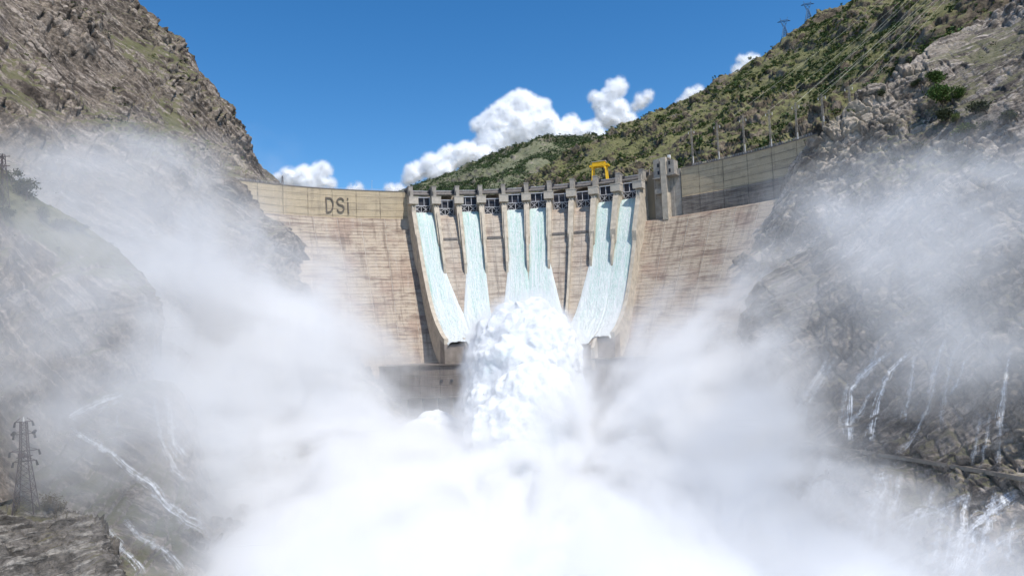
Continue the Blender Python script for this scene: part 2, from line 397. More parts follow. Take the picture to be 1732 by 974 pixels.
    if paint:
        jit = pix.reshape(-1, 2) + np.stack([fbm(V0 / 20 + 5, 3), fbm(V0 / 20 + 77, 3)], 1) * 45
        for what, px, py, rx, ry, rot, a in paint:
            dx = jit[:, 0] - px; dy = jit[:, 1] - py; cr, sr = math.cos(R_(rot)), math.sin(R_(rot))
            e = ((dx * cr + dy * sr) / rx) ** 2 + ((-dx * sr + dy * cr) / ry) ** 2
            g = a * np.clip(1.6 - e, 0, 1)
            {'pale': pale, 'grass': grass, 'wet': wet}[what][:] += g
    Fq = grid_faces(nx, NY)
    me = np_mesh(name, V, Fq, attrs={'pale': np.clip(pale, 0, 1), 'grass': grass, 'wet': np.clip(wet, 0, 1)})
    o = link(name, me, mat); o['kind'] = kind
    SHEETS.setdefault('all', []).append((name, V, Fq))
    SHEETS[id(o)] = (V, Fq)
    SHEETS[seed] = BVHTree.FromPolygons(V.tolist(), Fq.tolist())
    return o
def hit(seed, px, py):
    d = Vector(rayv(px, py)).normalized(); r = SHEETS[seed].ray_cast(Vector((0, 0, 0)), d)
    return (r[0], r[1]) if r[0] is not None else (None, None)

# far hill
sheet('hills', [
    [(560, 420, 1200), (650, 400, 1200), (720, 400, 1200), (800, 400, 1150), (880, 400, 1100), (950, 400, 1100), (1010, 400, 1100), (1080, 400, 1100)],
    [(560, 360, 1500), (650, 350, 1500), (720, 338, 1450), (800, 328, 1400), (880, 318, 1350), (950, 312, 1350), (1010, 310, 1400), (1080, 310, 1400)],
    [(560, 370, 1950), (640, 340, 1900), (690, 322, 1850), (750, 298, 1800), (820, 268, 1750), (905, 239, 1680), (1005, 233, 1750), (1080, 245, 1800)]],
    330, 120, M_FAR, 1.4, (300, .6), ((.3, .3, .8), 20., 3.), 1100., [('pale', 912, 282, 22, 12, -10, .9), ('pale', 860, 300, 30, 8, -20, .25)])
# green mountain to the right, behind the dam
sheet('mountain', [
    [(850, 440, 800), (920, 430, 700), (990, 430, 640), (1070, 420, 600), (1160, 400, 545), (1260, 380, 500), (1340, 360, 470), (1400, 330, 455), (1480, 290, 440), (1600, 200, 430), (1850, 60, 420)],
    [(860, 350, 950), (930, 340, 800), (1000, 325, 720), (1080, 310, 650), (1160, 290, 580), (1260, 262, 525), (1340, 240, 490), (1400, 215, 470), (1480, 160, 455), (1600, 60, 440), (1850, -80, 420)],
    [(870, 338, 1030), (930, 310, 900), (1000, 278, 840), (1070, 255, 790), (1150, 225, 730), (1250, 180, 680), (1340, 130, 640), (1420, 85, 610), (1500, 35, 580), (1620, -40, 550), (1850, -180, 510)],
    [(875, 330, 1100), (905, 306, 1040), (960, 266, 1000), (1010, 240, 980), (1090, 205, 940), (1190, 155, 890), (1290, 95, 850), (1370, 45, 810), (1440, 2, 780), (1560, -80, 740), (1800, -260, 680)]],
    540, 270, M_MTN, 1.6, (250, .5), ((-.5, .3, .8), 16., 3.5), 900.,
    [('grass', 1050, 275, 70, 25, -30, .35), ('grass', 1250, 220, 120, 40, -30, .2), ('grass', 1500, 80, 100, 40, -40, .25), ('pale', 1230, 150, 90, 12, -30, .2)])
# left mountain
sheet('mountain', [
    [(-420, 1350, 120), (-150, 1250, 140), (60, 1130, 160), (270, 1010, 195), (430, 900, 245), (560, 800, 300), (660, 720, 380), (740, 740, 420)],
    [(-420, 1000, 150), (-150, 960, 170), (50, 900, 195), (240, 830, 235), (375, 770, 282), (480, 700, 332), (565, 620, 400), (660, 640, 440)],
    [(-420, 640, 185), (-150, 660, 205), (40, 660, 228), (210, 620, 268), (335, 590, 318), (425, 560, 366), (500, 512, 414), (590, 530, 455)],
    [(-420, 350, 210), (-150, 420, 238), (30, 470, 262), (190, 450, 300), (315, 445, 346), (398, 435, 388), (464, 414, 420), (540, 430, 465)],
    [(-420, 60, 240), (-150, 170, 270), (30, 270, 300), (180, 310, 330), (290, 330, 365), (375, 350, 400), (430, 355, 426), (490, 370, 480)],
    [(-420, -250, 270), (-150, -60, 315), (30, 60, 350), (160, 190, 375), (260, 255, 392), (350, 295, 412), (403, 308, 424), (450, 340, 500)],
    [(-420, -430, 285), (-150, -180, 340), (45, -20, 388), (175, 95, 420), (280, 180, 448), (368, 258, 478), (420, 300, 505), (462, 330, 560)],
    [(-420, -620, 300), (-150, -370, 370), (68, -150, 430), (205, -18, 470), (312, 88, 510), (392, 205, 550), (434, 272, 580), (470, 314, 610)]],
    470, 540, M_LEFT, 1.25, (120, .7), ((-.25, .7, .65), 10., 5.5), 300.,
    [('pale', 330, 290, 110, 16, 30, .55), ('pale', 250, 255, 60, 10, 25, .4), ('grass', 130, 150, 120, 80, 30, .25), ('grass', 280, 60, 90, 25, 42, .25),
     ('grass', 120, 330, 140, 60, 20, .35), ('pale', 480, 420, 70, 14, 58, .5), ('grass', 420, 285, 30, 20, 0, .4), ('grass', 90, 20, 90, 40, 20, .4)])
# right rock slope at the dam
sheet('mountain', [
    [(1120, 680, 410), (1180, 690, 372), (1270, 690, 338), (1370, 680, 318), (1470, 660, 300), (1550, 640, 285), (1620, 620, 272), (1690, 610, 258), (1760, 600, 246), (1850, 600, 230), (1980, 590, 205)],
    [(1170, 560, 425), (1215, 552, 390), (1290, 540, 362), (1390, 500, 338), (1480, 460, 318), (1550, 430, 302), (1610, 410, 290), (1670, 390, 276), (1730, 370, 264), (1820, 350, 248), (1960, 330, 225)],
    [(1220, 470, 430), (1266, 460, 392), (1320, 440, 371), (1400, 400, 348), (1480, 360, 328), (1550, 330, 312), (1610, 300, 300), (1670, 270, 288), (1730, 245, 278), (1820, 210, 264), (1960, 170, 245)],
    [(1270, 385, 435), (1306, 365, 389), (1355, 345, 371), (1415, 310, 356), (1480, 275, 344), (1550, 240, 334), (1600, 215, 326), (1660, 185, 316), (1720, 155, 306), (1810, 110, 292), (1960, 50, 270)],
    [(1300, 330, 435), (1340, 292, 383), (1380, 268, 370), (1432, 240, 363), (1490, 208, 358), (1550, 168, 355), (1600, 138, 353), (1660, 108, 347), (1720, 80, 340), (1810, 20, 327), (1960, -60, 305)],
    [(1335, 275, 430), (1374, 246, 377), (1405, 217, 374), (1448, 184, 374), (1490, 150, 374), (1540, 110, 377), (1580, 75, 380), (1640, 48, 380), (1710, 15, 374), (1800, -50, 362), (1950, -150, 340)]],
    500, 360, M_RIGHT, 1.0, (60, .4), ((.15, .8, .55), 9., 6.5), 500.,
    [('pale', 1520, 190, 85, 32, -28, .95), ('pale', 1640, 90, 90, 26, -30, .6), ('pale', 1430, 215, 60, 12, -35, .5), ('pale', 1450, 290, 90, 26, -25, .5), ('grass', 1660, 230, 90, 40, -30, .35),
     ('grass', 1700, 120, 60, 60, -30, .3), ('grass', 1420, 195, 40, 10, -35, .4)])
# nearer right spur with the cliffs below it
sheet('mountain', [
    [(1210, 1060, 255), (1260, 1080, 240), (1310, 1100, 226), (1380, 1120, 208), (1450, 1150, 190), (1520, 1180, 176), (1590, 1210, 164), (1660, 1240, 152), (1740, 1270, 142), (1820, 1300, 132), (1920, 1330, 122), (2060, 1360, 110)],
    [(1262, 860, 288), (1300, 870, 274), (1345, 880, 260), (1400, 890, 244), (1465, 900, 228), (1525, 910, 214), (1580, 925, 202), (1645, 940, 190), (1710, 955, 180), (1780, 975, 168), (1880, 1000, 152), (2020, 1040, 136)],
    [(1290, 742, 304), (1330, 742, 293), (1372, 748, 281), (1425, 756, 268), (1485, 765, 254), (1535, 772, 243), (1585, 780, 232), (1645, 790, 220), (1705, 800, 208), (1765, 812, 198), (1865, 830, 180), (2010, 850, 162)],
    [(1280, 680, 322), (1306, 610, 312), (1348, 580, 302), (1402, 560, 293), (1460, 540, 284), (1505, 530, 274), (1560, 520, 264), (1622, 515, 252), (1684, 520, 240), (1750, 530, 228), (1860, 530, 208), (2000, 530, 186)],
    [(1268, 600, 332), (1292, 520, 322), (1338, 490, 313), (1392, 460, 305), (1448, 420, 298), (1490, 390, 290), (1548, 365, 280), (1608, 350, 268), (1670, 360, 254), (1740, 375, 242), (1855, 370, 222), (2000, 350, 198)],
    [(1262, 560, 340), (1285, 482, 330), (1330, 444, 322), (1385, 412, 314), (1440, 352, 308), (1480, 308, 302), (1540, 270, 294), (1600, 240, 282), (1660, 258, 266), (1730, 280, 252), (1850, 270, 232), (2000, 240, 206)]],
    480, 450, M_RIGHT, .95, (45, .7), ((.15, .8, .55), 9., 6.), 700.,
    [('wet', 1400, 620, 200, 170, 0, .9), ('wet', 1640, 620, 200, 190, 0, .8), ('wet', 1500, 850, 260, 120, 0, .6), ('wet', 1460, 370, 120, 40, -40, .5), ('grass', 1640, 290, 110, 26, 10, .5), ('pale', 1640, 272, 40, 10, 12, .8),
     ('pale', 1700, 900, 80, 14, -30, .5)])
# near left spur carrying the trees
sheet('ground', [
    [(-300, 900, 120), (-80, 880, 145), (0, 850, 165), (60, 830, 180), (130, 800, 198), (190, 780, 212), (240, 770, 226), (280, 770, 238)],
    [(-300, 600, 140), (-80, 620, 165), (0, 620, 185), (60, 630, 198), (120, 650, 212), (180, 660, 225), (228, 680, 236), (262, 710, 246)],
    [(-300, 330, 158), (-80, 400, 182), (0, 430, 198), (55, 450, 210), (115, 480, 220), (175, 515, 231), (222, 545, 239), (258, 610, 248)],
    [(-300, 210, 166), (-80, 290, 192), (0, 338, 208), (55, 370, 218), (120, 405, 228), (185, 450, 237), (236, 500, 244), (266, 570, 251)],
    [(-300, 120, 172), (-80, 225, 200), (0, 285, 216), (58, 333, 226), (130, 374, 235), (205, 428, 243), (254, 488, 249), (275, 555, 254)]],
    260, 300, M_LEFT, .5, (30, .8), ((.35, -.3, .85), 5., 2.6), 1300.,
    [('grass', 60, 380, 170, 60, 28, .75), ('grass', 0, 340, 120, 60, 20, .6), ('wet', 120, 560, 160, 60, 10, .5), ('wet', 60, 700, 220, 60, 0, .6)])
# lower left slope
sheet('ground', [
    [(-300, 1300, 100), (-100, 1260, 115), (0, 1220, 128), (90, 1200, 138), (190, 1160, 150), (290, 1120, 166), (370, 1090, 184), (430, 1060, 205), (470, 1040, 220)],
    [(-300, 1080, 120), (-100, 1030, 138), (0, 990, 152), (80, 960, 165), (160, 930, 180), (245, 900, 197), (315, 885, 214), (365, 885, 230), (400, 900, 242)],
    [(-300, 960, 132), (-100, 900, 154), (0, 855, 171), (68, 825, 185), (140, 790, 201), (222, 765, 218), (295, 755, 234), (338, 785, 247), (365, 840, 256)],
    [(-300, 860, 142), (-100, 795, 168), (0, 755, 188), (60, 728, 200), (130, 692, 216), (210, 668, 232), (280, 654, 246), (316, 690, 256), (340, 755, 264)]],
    300, 230, M_LEFT, .5, (25, .3), ((.4, -.25, .85), 6., 2.2), 1500.,
    [('wet', 150, 800, 260, 120, 0, .75), ('grass', 100, 715, 160, 14, -20, .5)], 4.)
# rock outcrop in the left foreground
sheet('rock_outcrop', [
    [(-220, 1263, 118), (-80, 1243, 124), (20, 1233, 128), (90, 1213, 132), (150, 1193, 134), (200, 1163, 136), (245, 1133, 138)],
    [(-220, 1013, 134), (-80, 998, 142), (20, 993, 147), (85, 993, 151), (145, 988, 152), (190, 988, 152), (222, 1013, 150)],
    [(-220, 918, 142), (-80, 913, 152), (20, 911, 158), (80, 911, 162), (132, 921, 162), (172, 943, 160), (204, 988, 156)],
    [(-220, 895, 146), (-80, 889, 156), (20, 885, 163), (82, 884, 168), (124, 897, 168), (165, 915, 166), (195, 958, 162)]],
    340, 260, M_CROP, .55, (34, .9), ((-.5, .35, .8), 6., 6.), 1700.,
    [('grass', 20, 868, 110, 8, 0, .55), ('pale', 150, 905, 20, 8, 20, .4)], top_flat=11., big=.25, fine=1.6)

# valley floor and churning river
n_ = 140; gx, gy = np.meshgrid(np.linspace(-340, 340, n_), np.linspace(-60, 470, n_)); V = np.stack([gx.ravel(), gy.ravel(), np.full(n_ * n_, RIVER)], 1)
V[:, 2] += 7 * fbm(V / 40, 4) + 2.5 * np.abs(fbm(V / 12, 3))
link('river', np_mesh('river', V, grid_faces(n_, n_)), M_FOAM)['kind'] = 'structure'
gp = MB(); gp.add([(-9000, -3000, -82), (9000, -3000, -82), (9000, 9000, -82), (-9000, 9000, -82)], [(0, 1, 2, 3)])
gp.build('ground', plain('valley_soil', (.2, .17, .12)))['kind'] = 'structure'

# ================================================================== THE DAM
dam = empty('dam', (0, DC[1] + DR, 0), 'tan concrete arch dam with ten gated spillway bays closing the gorge', 'dam')
dam.location = (0, 485, RIVER)
def dam_part(name, me, mat, parent=None):
    o = link(name, me, mat, parent or dam)
    if parent is None: o.matrix_parent_inverse = Matrix.Translation(Vector(dam.location)).inverted()
    return o
def dmb(mb, name, mat, parent=None, smooth=False): return dam_part(name, mb.mesh(name, smooth), mat, parent)
A0, A10 = 104.6, 59.2
def arc(a, s, z): a = R_(a); return np.array([DC[0] + (DR - s) * math.cos(a), DC[1] + (DR - s) * math.sin(a), z])
def arc_strip(name, prof, a0, a1, mat, na=90, nsub=1, parent=None):
    """sweep the (s,z) section along the arc; uv in metres"""
    pr = []
    for i in range(len(prof) - 1):
        for k in range(nsub): pr.append(np.array(prof[i]) + (np.array(prof[i + 1]) - np.array(prof[i])) * k / nsub)
    pr.append(np.array(prof[-1])); V = []; U = []
    for j, (s, z) in enumerate(pr):
        for i in range(na):
            a = a0 + (a1 - a0) * i / (na - 1); V.append(arc(a, s, z)); U.append((R_(a0 - a) * DR + 4, z if abs(pr[j][0] - pr[0][0]) < 60 else z))
    return dam_part(name, np_mesh(name, V, grid_faces(na, len(pr)), uv=U, smooth=False), mat, parent)
FACE = [(1.2, 81.6), (3, 78), (7, 68), (16, 50), (33, 18), (43, 0), (62, -38), (82, -80)]
FACE_R = [(1.2, 70.2), (5.5, 68.5), (16, 48), (32, 18), (42, 0), (61, -38), (81, -80)]
AL, AR = 141., 27.6
arc_strip('crest_wall', [(-9, 60), (-9, CREST + .9), (-8.6, CREST + .9), (-8.6, CREST), (-.6, CREST), (-.6, CREST + 1.1), (0, CREST + 1.1), (0, CREST), (0, 81.6), (1.2, 81.6)], A0, AL, M_WALL)
arc_strip('downstream_face', FACE, A0 - 14., AL, M_FACE, 100, 2)
arc_strip('crest_wall', [(-9, 60), (-9, CREST + .9), (-8.6, CREST + .9), (-8.6, CREST), (-.6, CREST), (-.6, CREST + 1.1), (-.2, CREST + 1.1), (-.2, CREST), (-.2, 82.5), (.45, 82.2)], 52.3, AR, M_WALL)
arc_strip('stained_wall_band', [(.45, 82.2), (.45, 70.2), (1.2, 70.2)], 52.3, AR, M_BAND)
arc_strip('downstream_face', FACE_R, A10 + 8, AR, M_FACE, 100, 2)
# a dark coping line along the crest
for a0, a1 in ((A0 + .2, AL), (52, AR)):
    arc_strip('coping', [(-.8, CREST + 1.1), (-.8, CREST + 1.55), (.25, CREST + 1.55), (.25, CREST + 1.0), (0, CREST + 1.0)], a0, a1, M_BEAM)
# handrails
for a0, a1 in ((A0 + .5, 136.), (50., 28.5)):
    rl = MB(); m = 46
    pts = [arc(a0 + (a1 - a0) * i / m, -.3, CREST + 1.5) for i in range(m + 1)]
    for h in (.6, 1.2): rl.tube([p + (0, 0, h) for p in pts], .05, 4)
    for p in pts: rl.beam(p, p + (0, 0, 1.25), .09)
    dmb(rl, 'handrail', M_STEEL)

# --- spillway floor: (u bays, t along) -> world
BL, BR = np.array([-40., 403.]), np.array([57., 397.])
PZ = np.array([(0, 83.2), (.05, 83.4), (.09, 82.9), (.13, 80.5), (.18, 75.5), (.25, 65.5), (.35, 49.5), (.46, 33.5), (.58, 18.5), (.68, 9.), (.78, 2.5), (.88, -2.5), (.95, -5.2), (1., -6.3)])
def spill(u, t, lift=0.):
    u = np.asarray(u, float); t = np.asarray(t, float)
    a = np.radians(A0 + (A10 - A0) * u / 10)
    T = np.stack([DC[0] + DR * np.cos(a), DC[1] + DR * np.sin(a)], -1)
    B = BL + (BR - BL) * (u / 10)[..., None]; B = B + np.stack([u * 0, 3.5 * np.sin(np.pi * u / 10)], -1)
    xy = T + (B - T) * t[..., None]
    return np.concatenate([xy, (np.interp(t, PZ[:, 0], PZ[:, 1]) + lift)[..., None]], -1)
TS = np.linspace(0, 1, 70)
for k in range(10):
    uu = np.linspace(k + .0, k + 1.0, 7); u, t = np.meshgrid(uu, TS)
    V = spill(u.ravel(), t.ravel()); U = np.stack([u.ravel() * 16.6, t.ravel() * 130], 1)
    dam_part('chute_floor', np_mesh('chute_floor', V, grid_faces(7, 70), uv=U), M_CHUTE)
    if k in (1, 3, 6, 7):      # the cross step seen in the dry bays
        st = MB(); p0, p1 = spill(k + .14, .262), spill(k + .86, .262); st.beam(p0 + (0, 0, .5), p1 + (0, 0, .5), 1.2, 1.6); dmb(st, 'cross_step', M_BEAM)

def frame(u, s=0.):
    """local axes at bay coordinate u: across, out (downstream), base point on the crest line"""
    b = spill(u, 0.); e = spill(u + .01, 0.) - b; e[2] = 0; e /= np.linalg.norm(e)
    o = spill(u, .5) - b; o[2] = 0; o /= np.linalg.norm(o)
    return e, o, b
L_CH = 76.
def pier(i):
    e, o, b = frame(float(i)); e = np.array([-o[1], o[0], 0]); b = b.copy(); b[2] = 0
    if e @ (spill(i + .01, 0.) - spill(float(i), 0.)) < 0: e = -e
    def pt(s, z, w): return b + o * s + np.array([0, 0, z]) + e * w
    end = i in (0, 10); inner = i in (7,)
    tE = 1.0 if end else (.74 if inner else .43)
    # lower pier / divider wall in side view
    ts = np.linspace(.09, tE, 26); hts = np.interp(ts, [.09, .16, .24, .43, .7, 1.], [14, 12., 9.9, 8.0, 5.5, 3.2] if not end else [9, 8.5, 7., 5.5, 4.2, 3.2])
    zf = np.interp(ts, PZ[:, 0], PZ[:, 1])
    m = MB()
    wide = 3.0 if end else 3.5; th = 2.5 if end else 1.5
    poly = [(-9, 78), (-9, 97.5), (3.0, 97.5), (11.2, 95), (11.2, 90.2)] + [(12.8, 88.0)]
    t2 = np.linspace(.185, .32, 8); z2 = np.interp(t2, PZ[:, 0], PZ[:, 1]) + np.interp(t2, [.185, .24, .32], [11.5, 9.9, 9.0] if not end else [8.4, 7.0, 6.3])
    poly += [(t * L_CH, z) for t, z in zip(t2, z2)] + ([(t2[-1] * L_CH, z2[-1] - 20), (14, 52)] if end else [(t2[-1] * L_CH, z2[-1] - 9.5), (12, 70)])
    m.prism([pt(s, z, -wide / 2) for s, z in poly], e * wide)
    body = dmb(m, 'pier', M_PIER)
    d = MB()                                             # the thin divider wall running on down the chute
    up = [(t * L_CH, z + h) for t, z, h in list(zip(ts, zf, hts))[(5 if end else 8):]]
    lo = [(t * L_CH, z - (17 if end else 2.5)) for t, z in list(zip(ts, zf))[(5 if end else 8):]]
    V = []; w = th / 2
    for (s1, z1), (s2, z2_) in zip(up, lo):
        tt = s1 / L_CH; q = spill(float(i), tt); q[2] = 0
        for sg in (-1, 1): V += [q + e * w * sg + (0, 0, z1), q + e * w * sg + (0, 0, z2_)]
    Fs = []
    for k in range(len(up) - 1):
        a = k * 4; c = a + 4
        Fs += [(a, c, c + 2, a + 2), (a, a + 1, c + 1, c), (a + 2, c + 2, c + 3, a + 3)]
    k = (len(up) - 1) * 4; Fs += [(k, k + 1, k + 3, k + 2), (0, 2, 3, 1)]
    d.add(V, Fs); dd = dmb(d, 'divider_wall' if not end else 'training_wall', M_PIER, body)
    h = MB(); h.box(pt(10.9, 92.3, 0), (6.4, 6.5, 4.7), e, o); h.box(pt(10.9, 94.85, 0), (6.8, 6.9, .45), e, o)
    dmb(h, 'head_block', M_HEAD, body)
    tw = MB(); tw.box(pt(1.7, 98.9, 0), (3.0, 9.0, 9.2), e, o); tw.box(pt(7.6, 97.5, 0), (2.2, 2.6, 5.4), e, o)
    tw.box(pt(1.7, 103.7, 0), (3.5, 9.4, .5), e, o); dmb(tw, 'pier_tower', M_TOWERC, body)
    for w_ in (-.9, .9):                                 # pale pilasters with a dark slot between, below the head
        dmb(MB().box(pt(13.3, 84.9, w_), (.6, .8, 7.), e, o), 'pilaster', M_HEAD, body)
    for sg in (-1, 1):                                   # brackets carrying the bridge
        dmb(MB().prism([pt(-1, 99.2, sg * 1.5), pt(-1, 102.4, sg * 1.5), pt(-1, 102.4, sg * 3.2), pt(-1, 101.6, sg * 3.2)], o * 1.2), 'bracket', M_SKIN, body)
    return body
for i in range(11): pier(i)

OPEN = {0, 2, 4, 5, 8, 9}
def gate(k):
    e, o, b = frame(k + .5); e = np.array([-o[1], o[0], 0])
    if e @ (spill(k + .6, 0.) - spill(k + .5, 0.)) < 0: e = -e
    b = b.copy(); b[2] = 0; hw = 6.35; z0 = 85.6 if k in OPEN else 83.5; H = 11.6
    def pt(s, z, w): return b + o * s + np.array([0, 0, z]) + e * w
    m = MB(); n = 9; V = []; Fs = []                     # curved skin plate
    for j in range(n):
        f = j / (n - 1); s = .6 + 1.6 * (f - .5) ** 2 * -1.2 - 1.0; z = z0 + H * f
        for w in (-hw, hw): V += [pt(s, z, w), pt(s - .25, z, w)]
    for j in range(n - 1):
        a = j * 4; c = a + 4; Fs += [(a, a + 2, c + 2, c), (a + 1, c + 1, c + 3, a + 3), (a, c, c + 1, a + 1), (a + 2, a + 3, c + 3, c + 2)]
    Fs += [(0, 1, 3, 2), ((n - 1) * 4, (n - 1) * 4 + 2, (n - 1) * 4 + 3, (n - 1) * 4 + 1)]
    m.add(V, Fs); g = dmb(m, 'spillway_gate', M_SKIN)
    for f, t in ((.02, .8), (.46, .55), (.98, .55)): dmb(MB().beam(pt(.6, z0 + H * f, -hw), pt(.6, z0 + H * f, hw), .9, t), 'girder', M_STEEL, g)
    for w in (-hw + .3, -hw / 3, hw / 3, hw - .3): dmb(MB().beam(pt(.35, z0 + H * .46, w), pt(.35, z0 + H * .98, w), .4), 'rib', M_STEEL, g)
    for w in (-hw + .3, 0, hw - .3): dmb(MB().beam(pt(.5, z0, w), pt(.5, z0 + H * .46, w), .5), 'rib', M_STEEL, g)
    for c in (-hw / 2, hw / 2):
        r = hw / 2 - .4
        dmb(MB().beam(pt(.7, z0 + .5, c - r), pt(.7, z0 + H * .44, c + r), .34).beam(pt(.74, z0 + .5, c + r), pt(.74, z0 + H * .44, c - r), .34).beam(pt(.66, z0 + .3, c), pt(.66, z0 + H * .45, c), .28), 'cross_brace', M_STEEL, g)
    for sg in (-1, 1): dmb(MB().beam(pt(.6, z0 + H * .46, sg * (hw - .8)), pt(8.5, 91.6, sg * (hw - .35)), .6).beam(pt(.6, z0 + 1, sg * (hw - .8)), pt(8.5, 91.4, sg * (hw - .35)), .6), 'gate_arm', M_STEEL, g)
    q = MB(); q.box(pt(-1.2, 100.9, 0), (13.6, 1.4, 1.6), e, o); bm_ = dmb(q, 'bridge_beam', M_BEAM)
    dmb(MB().tube([pt(.1, 99.2, -6.8), pt(.1, 99.2, 6.8)], .85, 10), 'hoist_shaft', M_BEAM, bm_)
    dmb(MB().box(pt(-.7, 101.9, 0), (13.6, .25, .3), e, o), 'top_rail', M_STEEL, bm_)
    dmb(MB().box(pt(-5.5, 100.4, 0), (13.6, 6.5, .6), e, o), 'walkway', M_STEEL, bm_)
    return g
for k in range(10): gate(k)
# wall body behind the gates, so that the crest is closed
arc_strip('crest_block', [(-10, 60), (-10, 99.8), (-9, 99.8), (-9, 83.4), (.5, 83.2), (.5, 76)], A0 + .5, A10 - .5, M_CHUTE, 60)

# --- ski-jump lips: outer blocks with their side walls, resting on the powerhouse
def lip(u0, u1, tl=1.0, drop=0.):
    m = MB(); n = 8; V = []; Fs = []
    for i in range(n):
        u = u0 + (u1 - u0) * i / (n - 1); p = spill(u, .9); q = spill(u, 1.0); r = q + (q - p) * (.12 + (tl - 1) * 10); r[2] = q[2] - drop - .2
        for a in (q, r): a[2] = a[2] - .05
        V += [p - (0, 0, .3), r, np.array([r[0], r[1], -22.]), np.array([p[0], p[1], -22.])]
    for i in range(n - 1):
        a = i * 4; c = a + 4; Fs += [(a, a + 1, c + 1, c), (a + 1, a + 2, c + 2, c + 1)]
    Fs += [(0, 3, 2, 1), ((n - 1) * 4, (n - 1) * 4 + 1, (n - 1) * 4 + 2, (n - 1) * 4 + 3)]
    m.add(V, Fs); o = dmb(m, 'ski_jump_lip', M_LIP); return o
lip(-.15, 1.1); lip(1.1, 8.95, 1.1, 3.); lip(8.95, 10.15)
for u in (1.1, 8.95):      # inner guide walls of the lip
    m = MB(); a, b_ = spill(u, .86), spill(u, 1.0); c = b_ + (b_ - a) * .75; c[2] = b_[2] - 6.5
    e = spill(u + .05, .95) - spill(u, .95); e[2] = 0; e /= np.linalg.norm(e)
    m.prism([a + (0, 0, .8), b_ + (0, 0, 1.8), c + (0, 0, 1.5), np.array([c[0], c[1], -24.]), np.array([a[0], a[1], -24.])], e * 1.8); dmb(m, 'guide_wall', M_HEAD)

# --- lettering on the left wall: D S I with dot
def letter(name, strokes):
    m = MB()
    for st in strokes:
        pts = []
        for px, py in st:
            a, z = cyl(px, py); pts.append(arc(math.degrees(a), .35, z))
        # ribbon-like solid stroke standing proud of the wall
        for p, q in zip(pts[:-1], pts[1:]):
            d = q - p; L = np.linalg.norm(d); d = d / L; o = np.array([DC[0] - p[0], DC[1] - p[1], 0]); o /= np.linalg.norm(o)
            m.box((p + q) / 2, (.85, .7, L + .6), np.cross(d, o), o, d)
    return dmb(m, name, M_LETTER)
def arcpts(cx, cy, rx, ry, t0, t1, n=9): return [(cx + rx * math.cos(R_(t0 + (t1 - t0) * i / n)), cy + ry * math.sin(R_(t0 + (t1 - t0) * i / n))) for i in range(n + 1)]
letter('letter_d', [[(551.2, 334.5), (552.3, 358.2)], [(551.2, 334.5), (556, 335)] + arcpts(556.5, 346.5, 6.5, 11.7, -80, 80) + [(556, 358.6), (552.3, 358.2)]])
letter('letter_s', [arcpts(575.5, 340.8, 5.4, 5.6, -20, -270, 9) + arcpts(575.9, 352.8, 5.6, 6.2, -90, 160, 9)])
letter('letter_i', [[(588.2, 343), (589.2, 360.6)], [(587.7, 335.8), (587.8, 337.2)]])

# --- lift tower on the right of the gates
e, o, b = frame(10.55); a_t = 55.2
ta = R_(a_t); o = np.array([-math.cos(ta), -math.sin(ta), 0]); e = np.array([math.sin(ta), -math.cos(ta), 0]); tb = arc(a_t, 0, 0)
def tp(s, z, w): return tb + o * s + e * w + np.array([0, 0, z])
m = MB(); m.box(tp(-4, 84, -1.2), (13.6, 9, 34), e, o); m.box(tp(-4.5, 85, 7.5), (5.5, 8.6, 33), e, o); lt = dmb(m, 'lift_tower', M_TOWERC)
m = MB(); m.box(tp(3.4, 88.5, 1.2), (3.8, 6, 41), e, o); dmb(m, 'tower_shaft', M_PIER, lt)
m = MB(); m.box(tp(1.5, 102.5, -3.8), (4.4, 7, 12.5), e, o); m.box(tp(1.4, 102, 5.8), (4.8, 7, 9.5), e, o); m.box(tp(1.2, 108.9, .2), (8, 5, .8), e, o); dmb(m, 'tower_house', M_TOWERC, lt)
for w, z in ((-2.6, 104.5), (-2.6, 99.5), (5.2, 105), (5.2, 100)): dmb(MB().box(tp(5.02, z, w), (1.2, .3, 2.4), e, o), 'window', M_DARK, lt)
for bx_ in (((2.5, 96, -3.8), (5.2, 8, .7)), ((2.3, 97, 6.4), (6.4, 8, .6)), ((2.4, 87.2, -3.2), (4.6, 6.5, 3.2))): dmb(MB().box(tp(*bx_[0]), bx_[1], e, o), 'balcony', M_TOWERC, lt)
m = MB(); m.box(tp(.5, 110.2, 3.6), (1.6, 1.6, 2.0), e, o); dmb(m, 'white_panel', M_WHITE, lt)
m = MB(); m.box(tp(.3, 91, -6.8), (.5, .4, 17), e, o)
dmb(m, 'downpipe', M_SKIN, lt)
# wall panel between last pier and tower
m = MB(); m.box(tp(-4.6, 84, -11.5), (7.2, 8, 33), e, o); dmb(m, 'crest_wall', M_WALL)

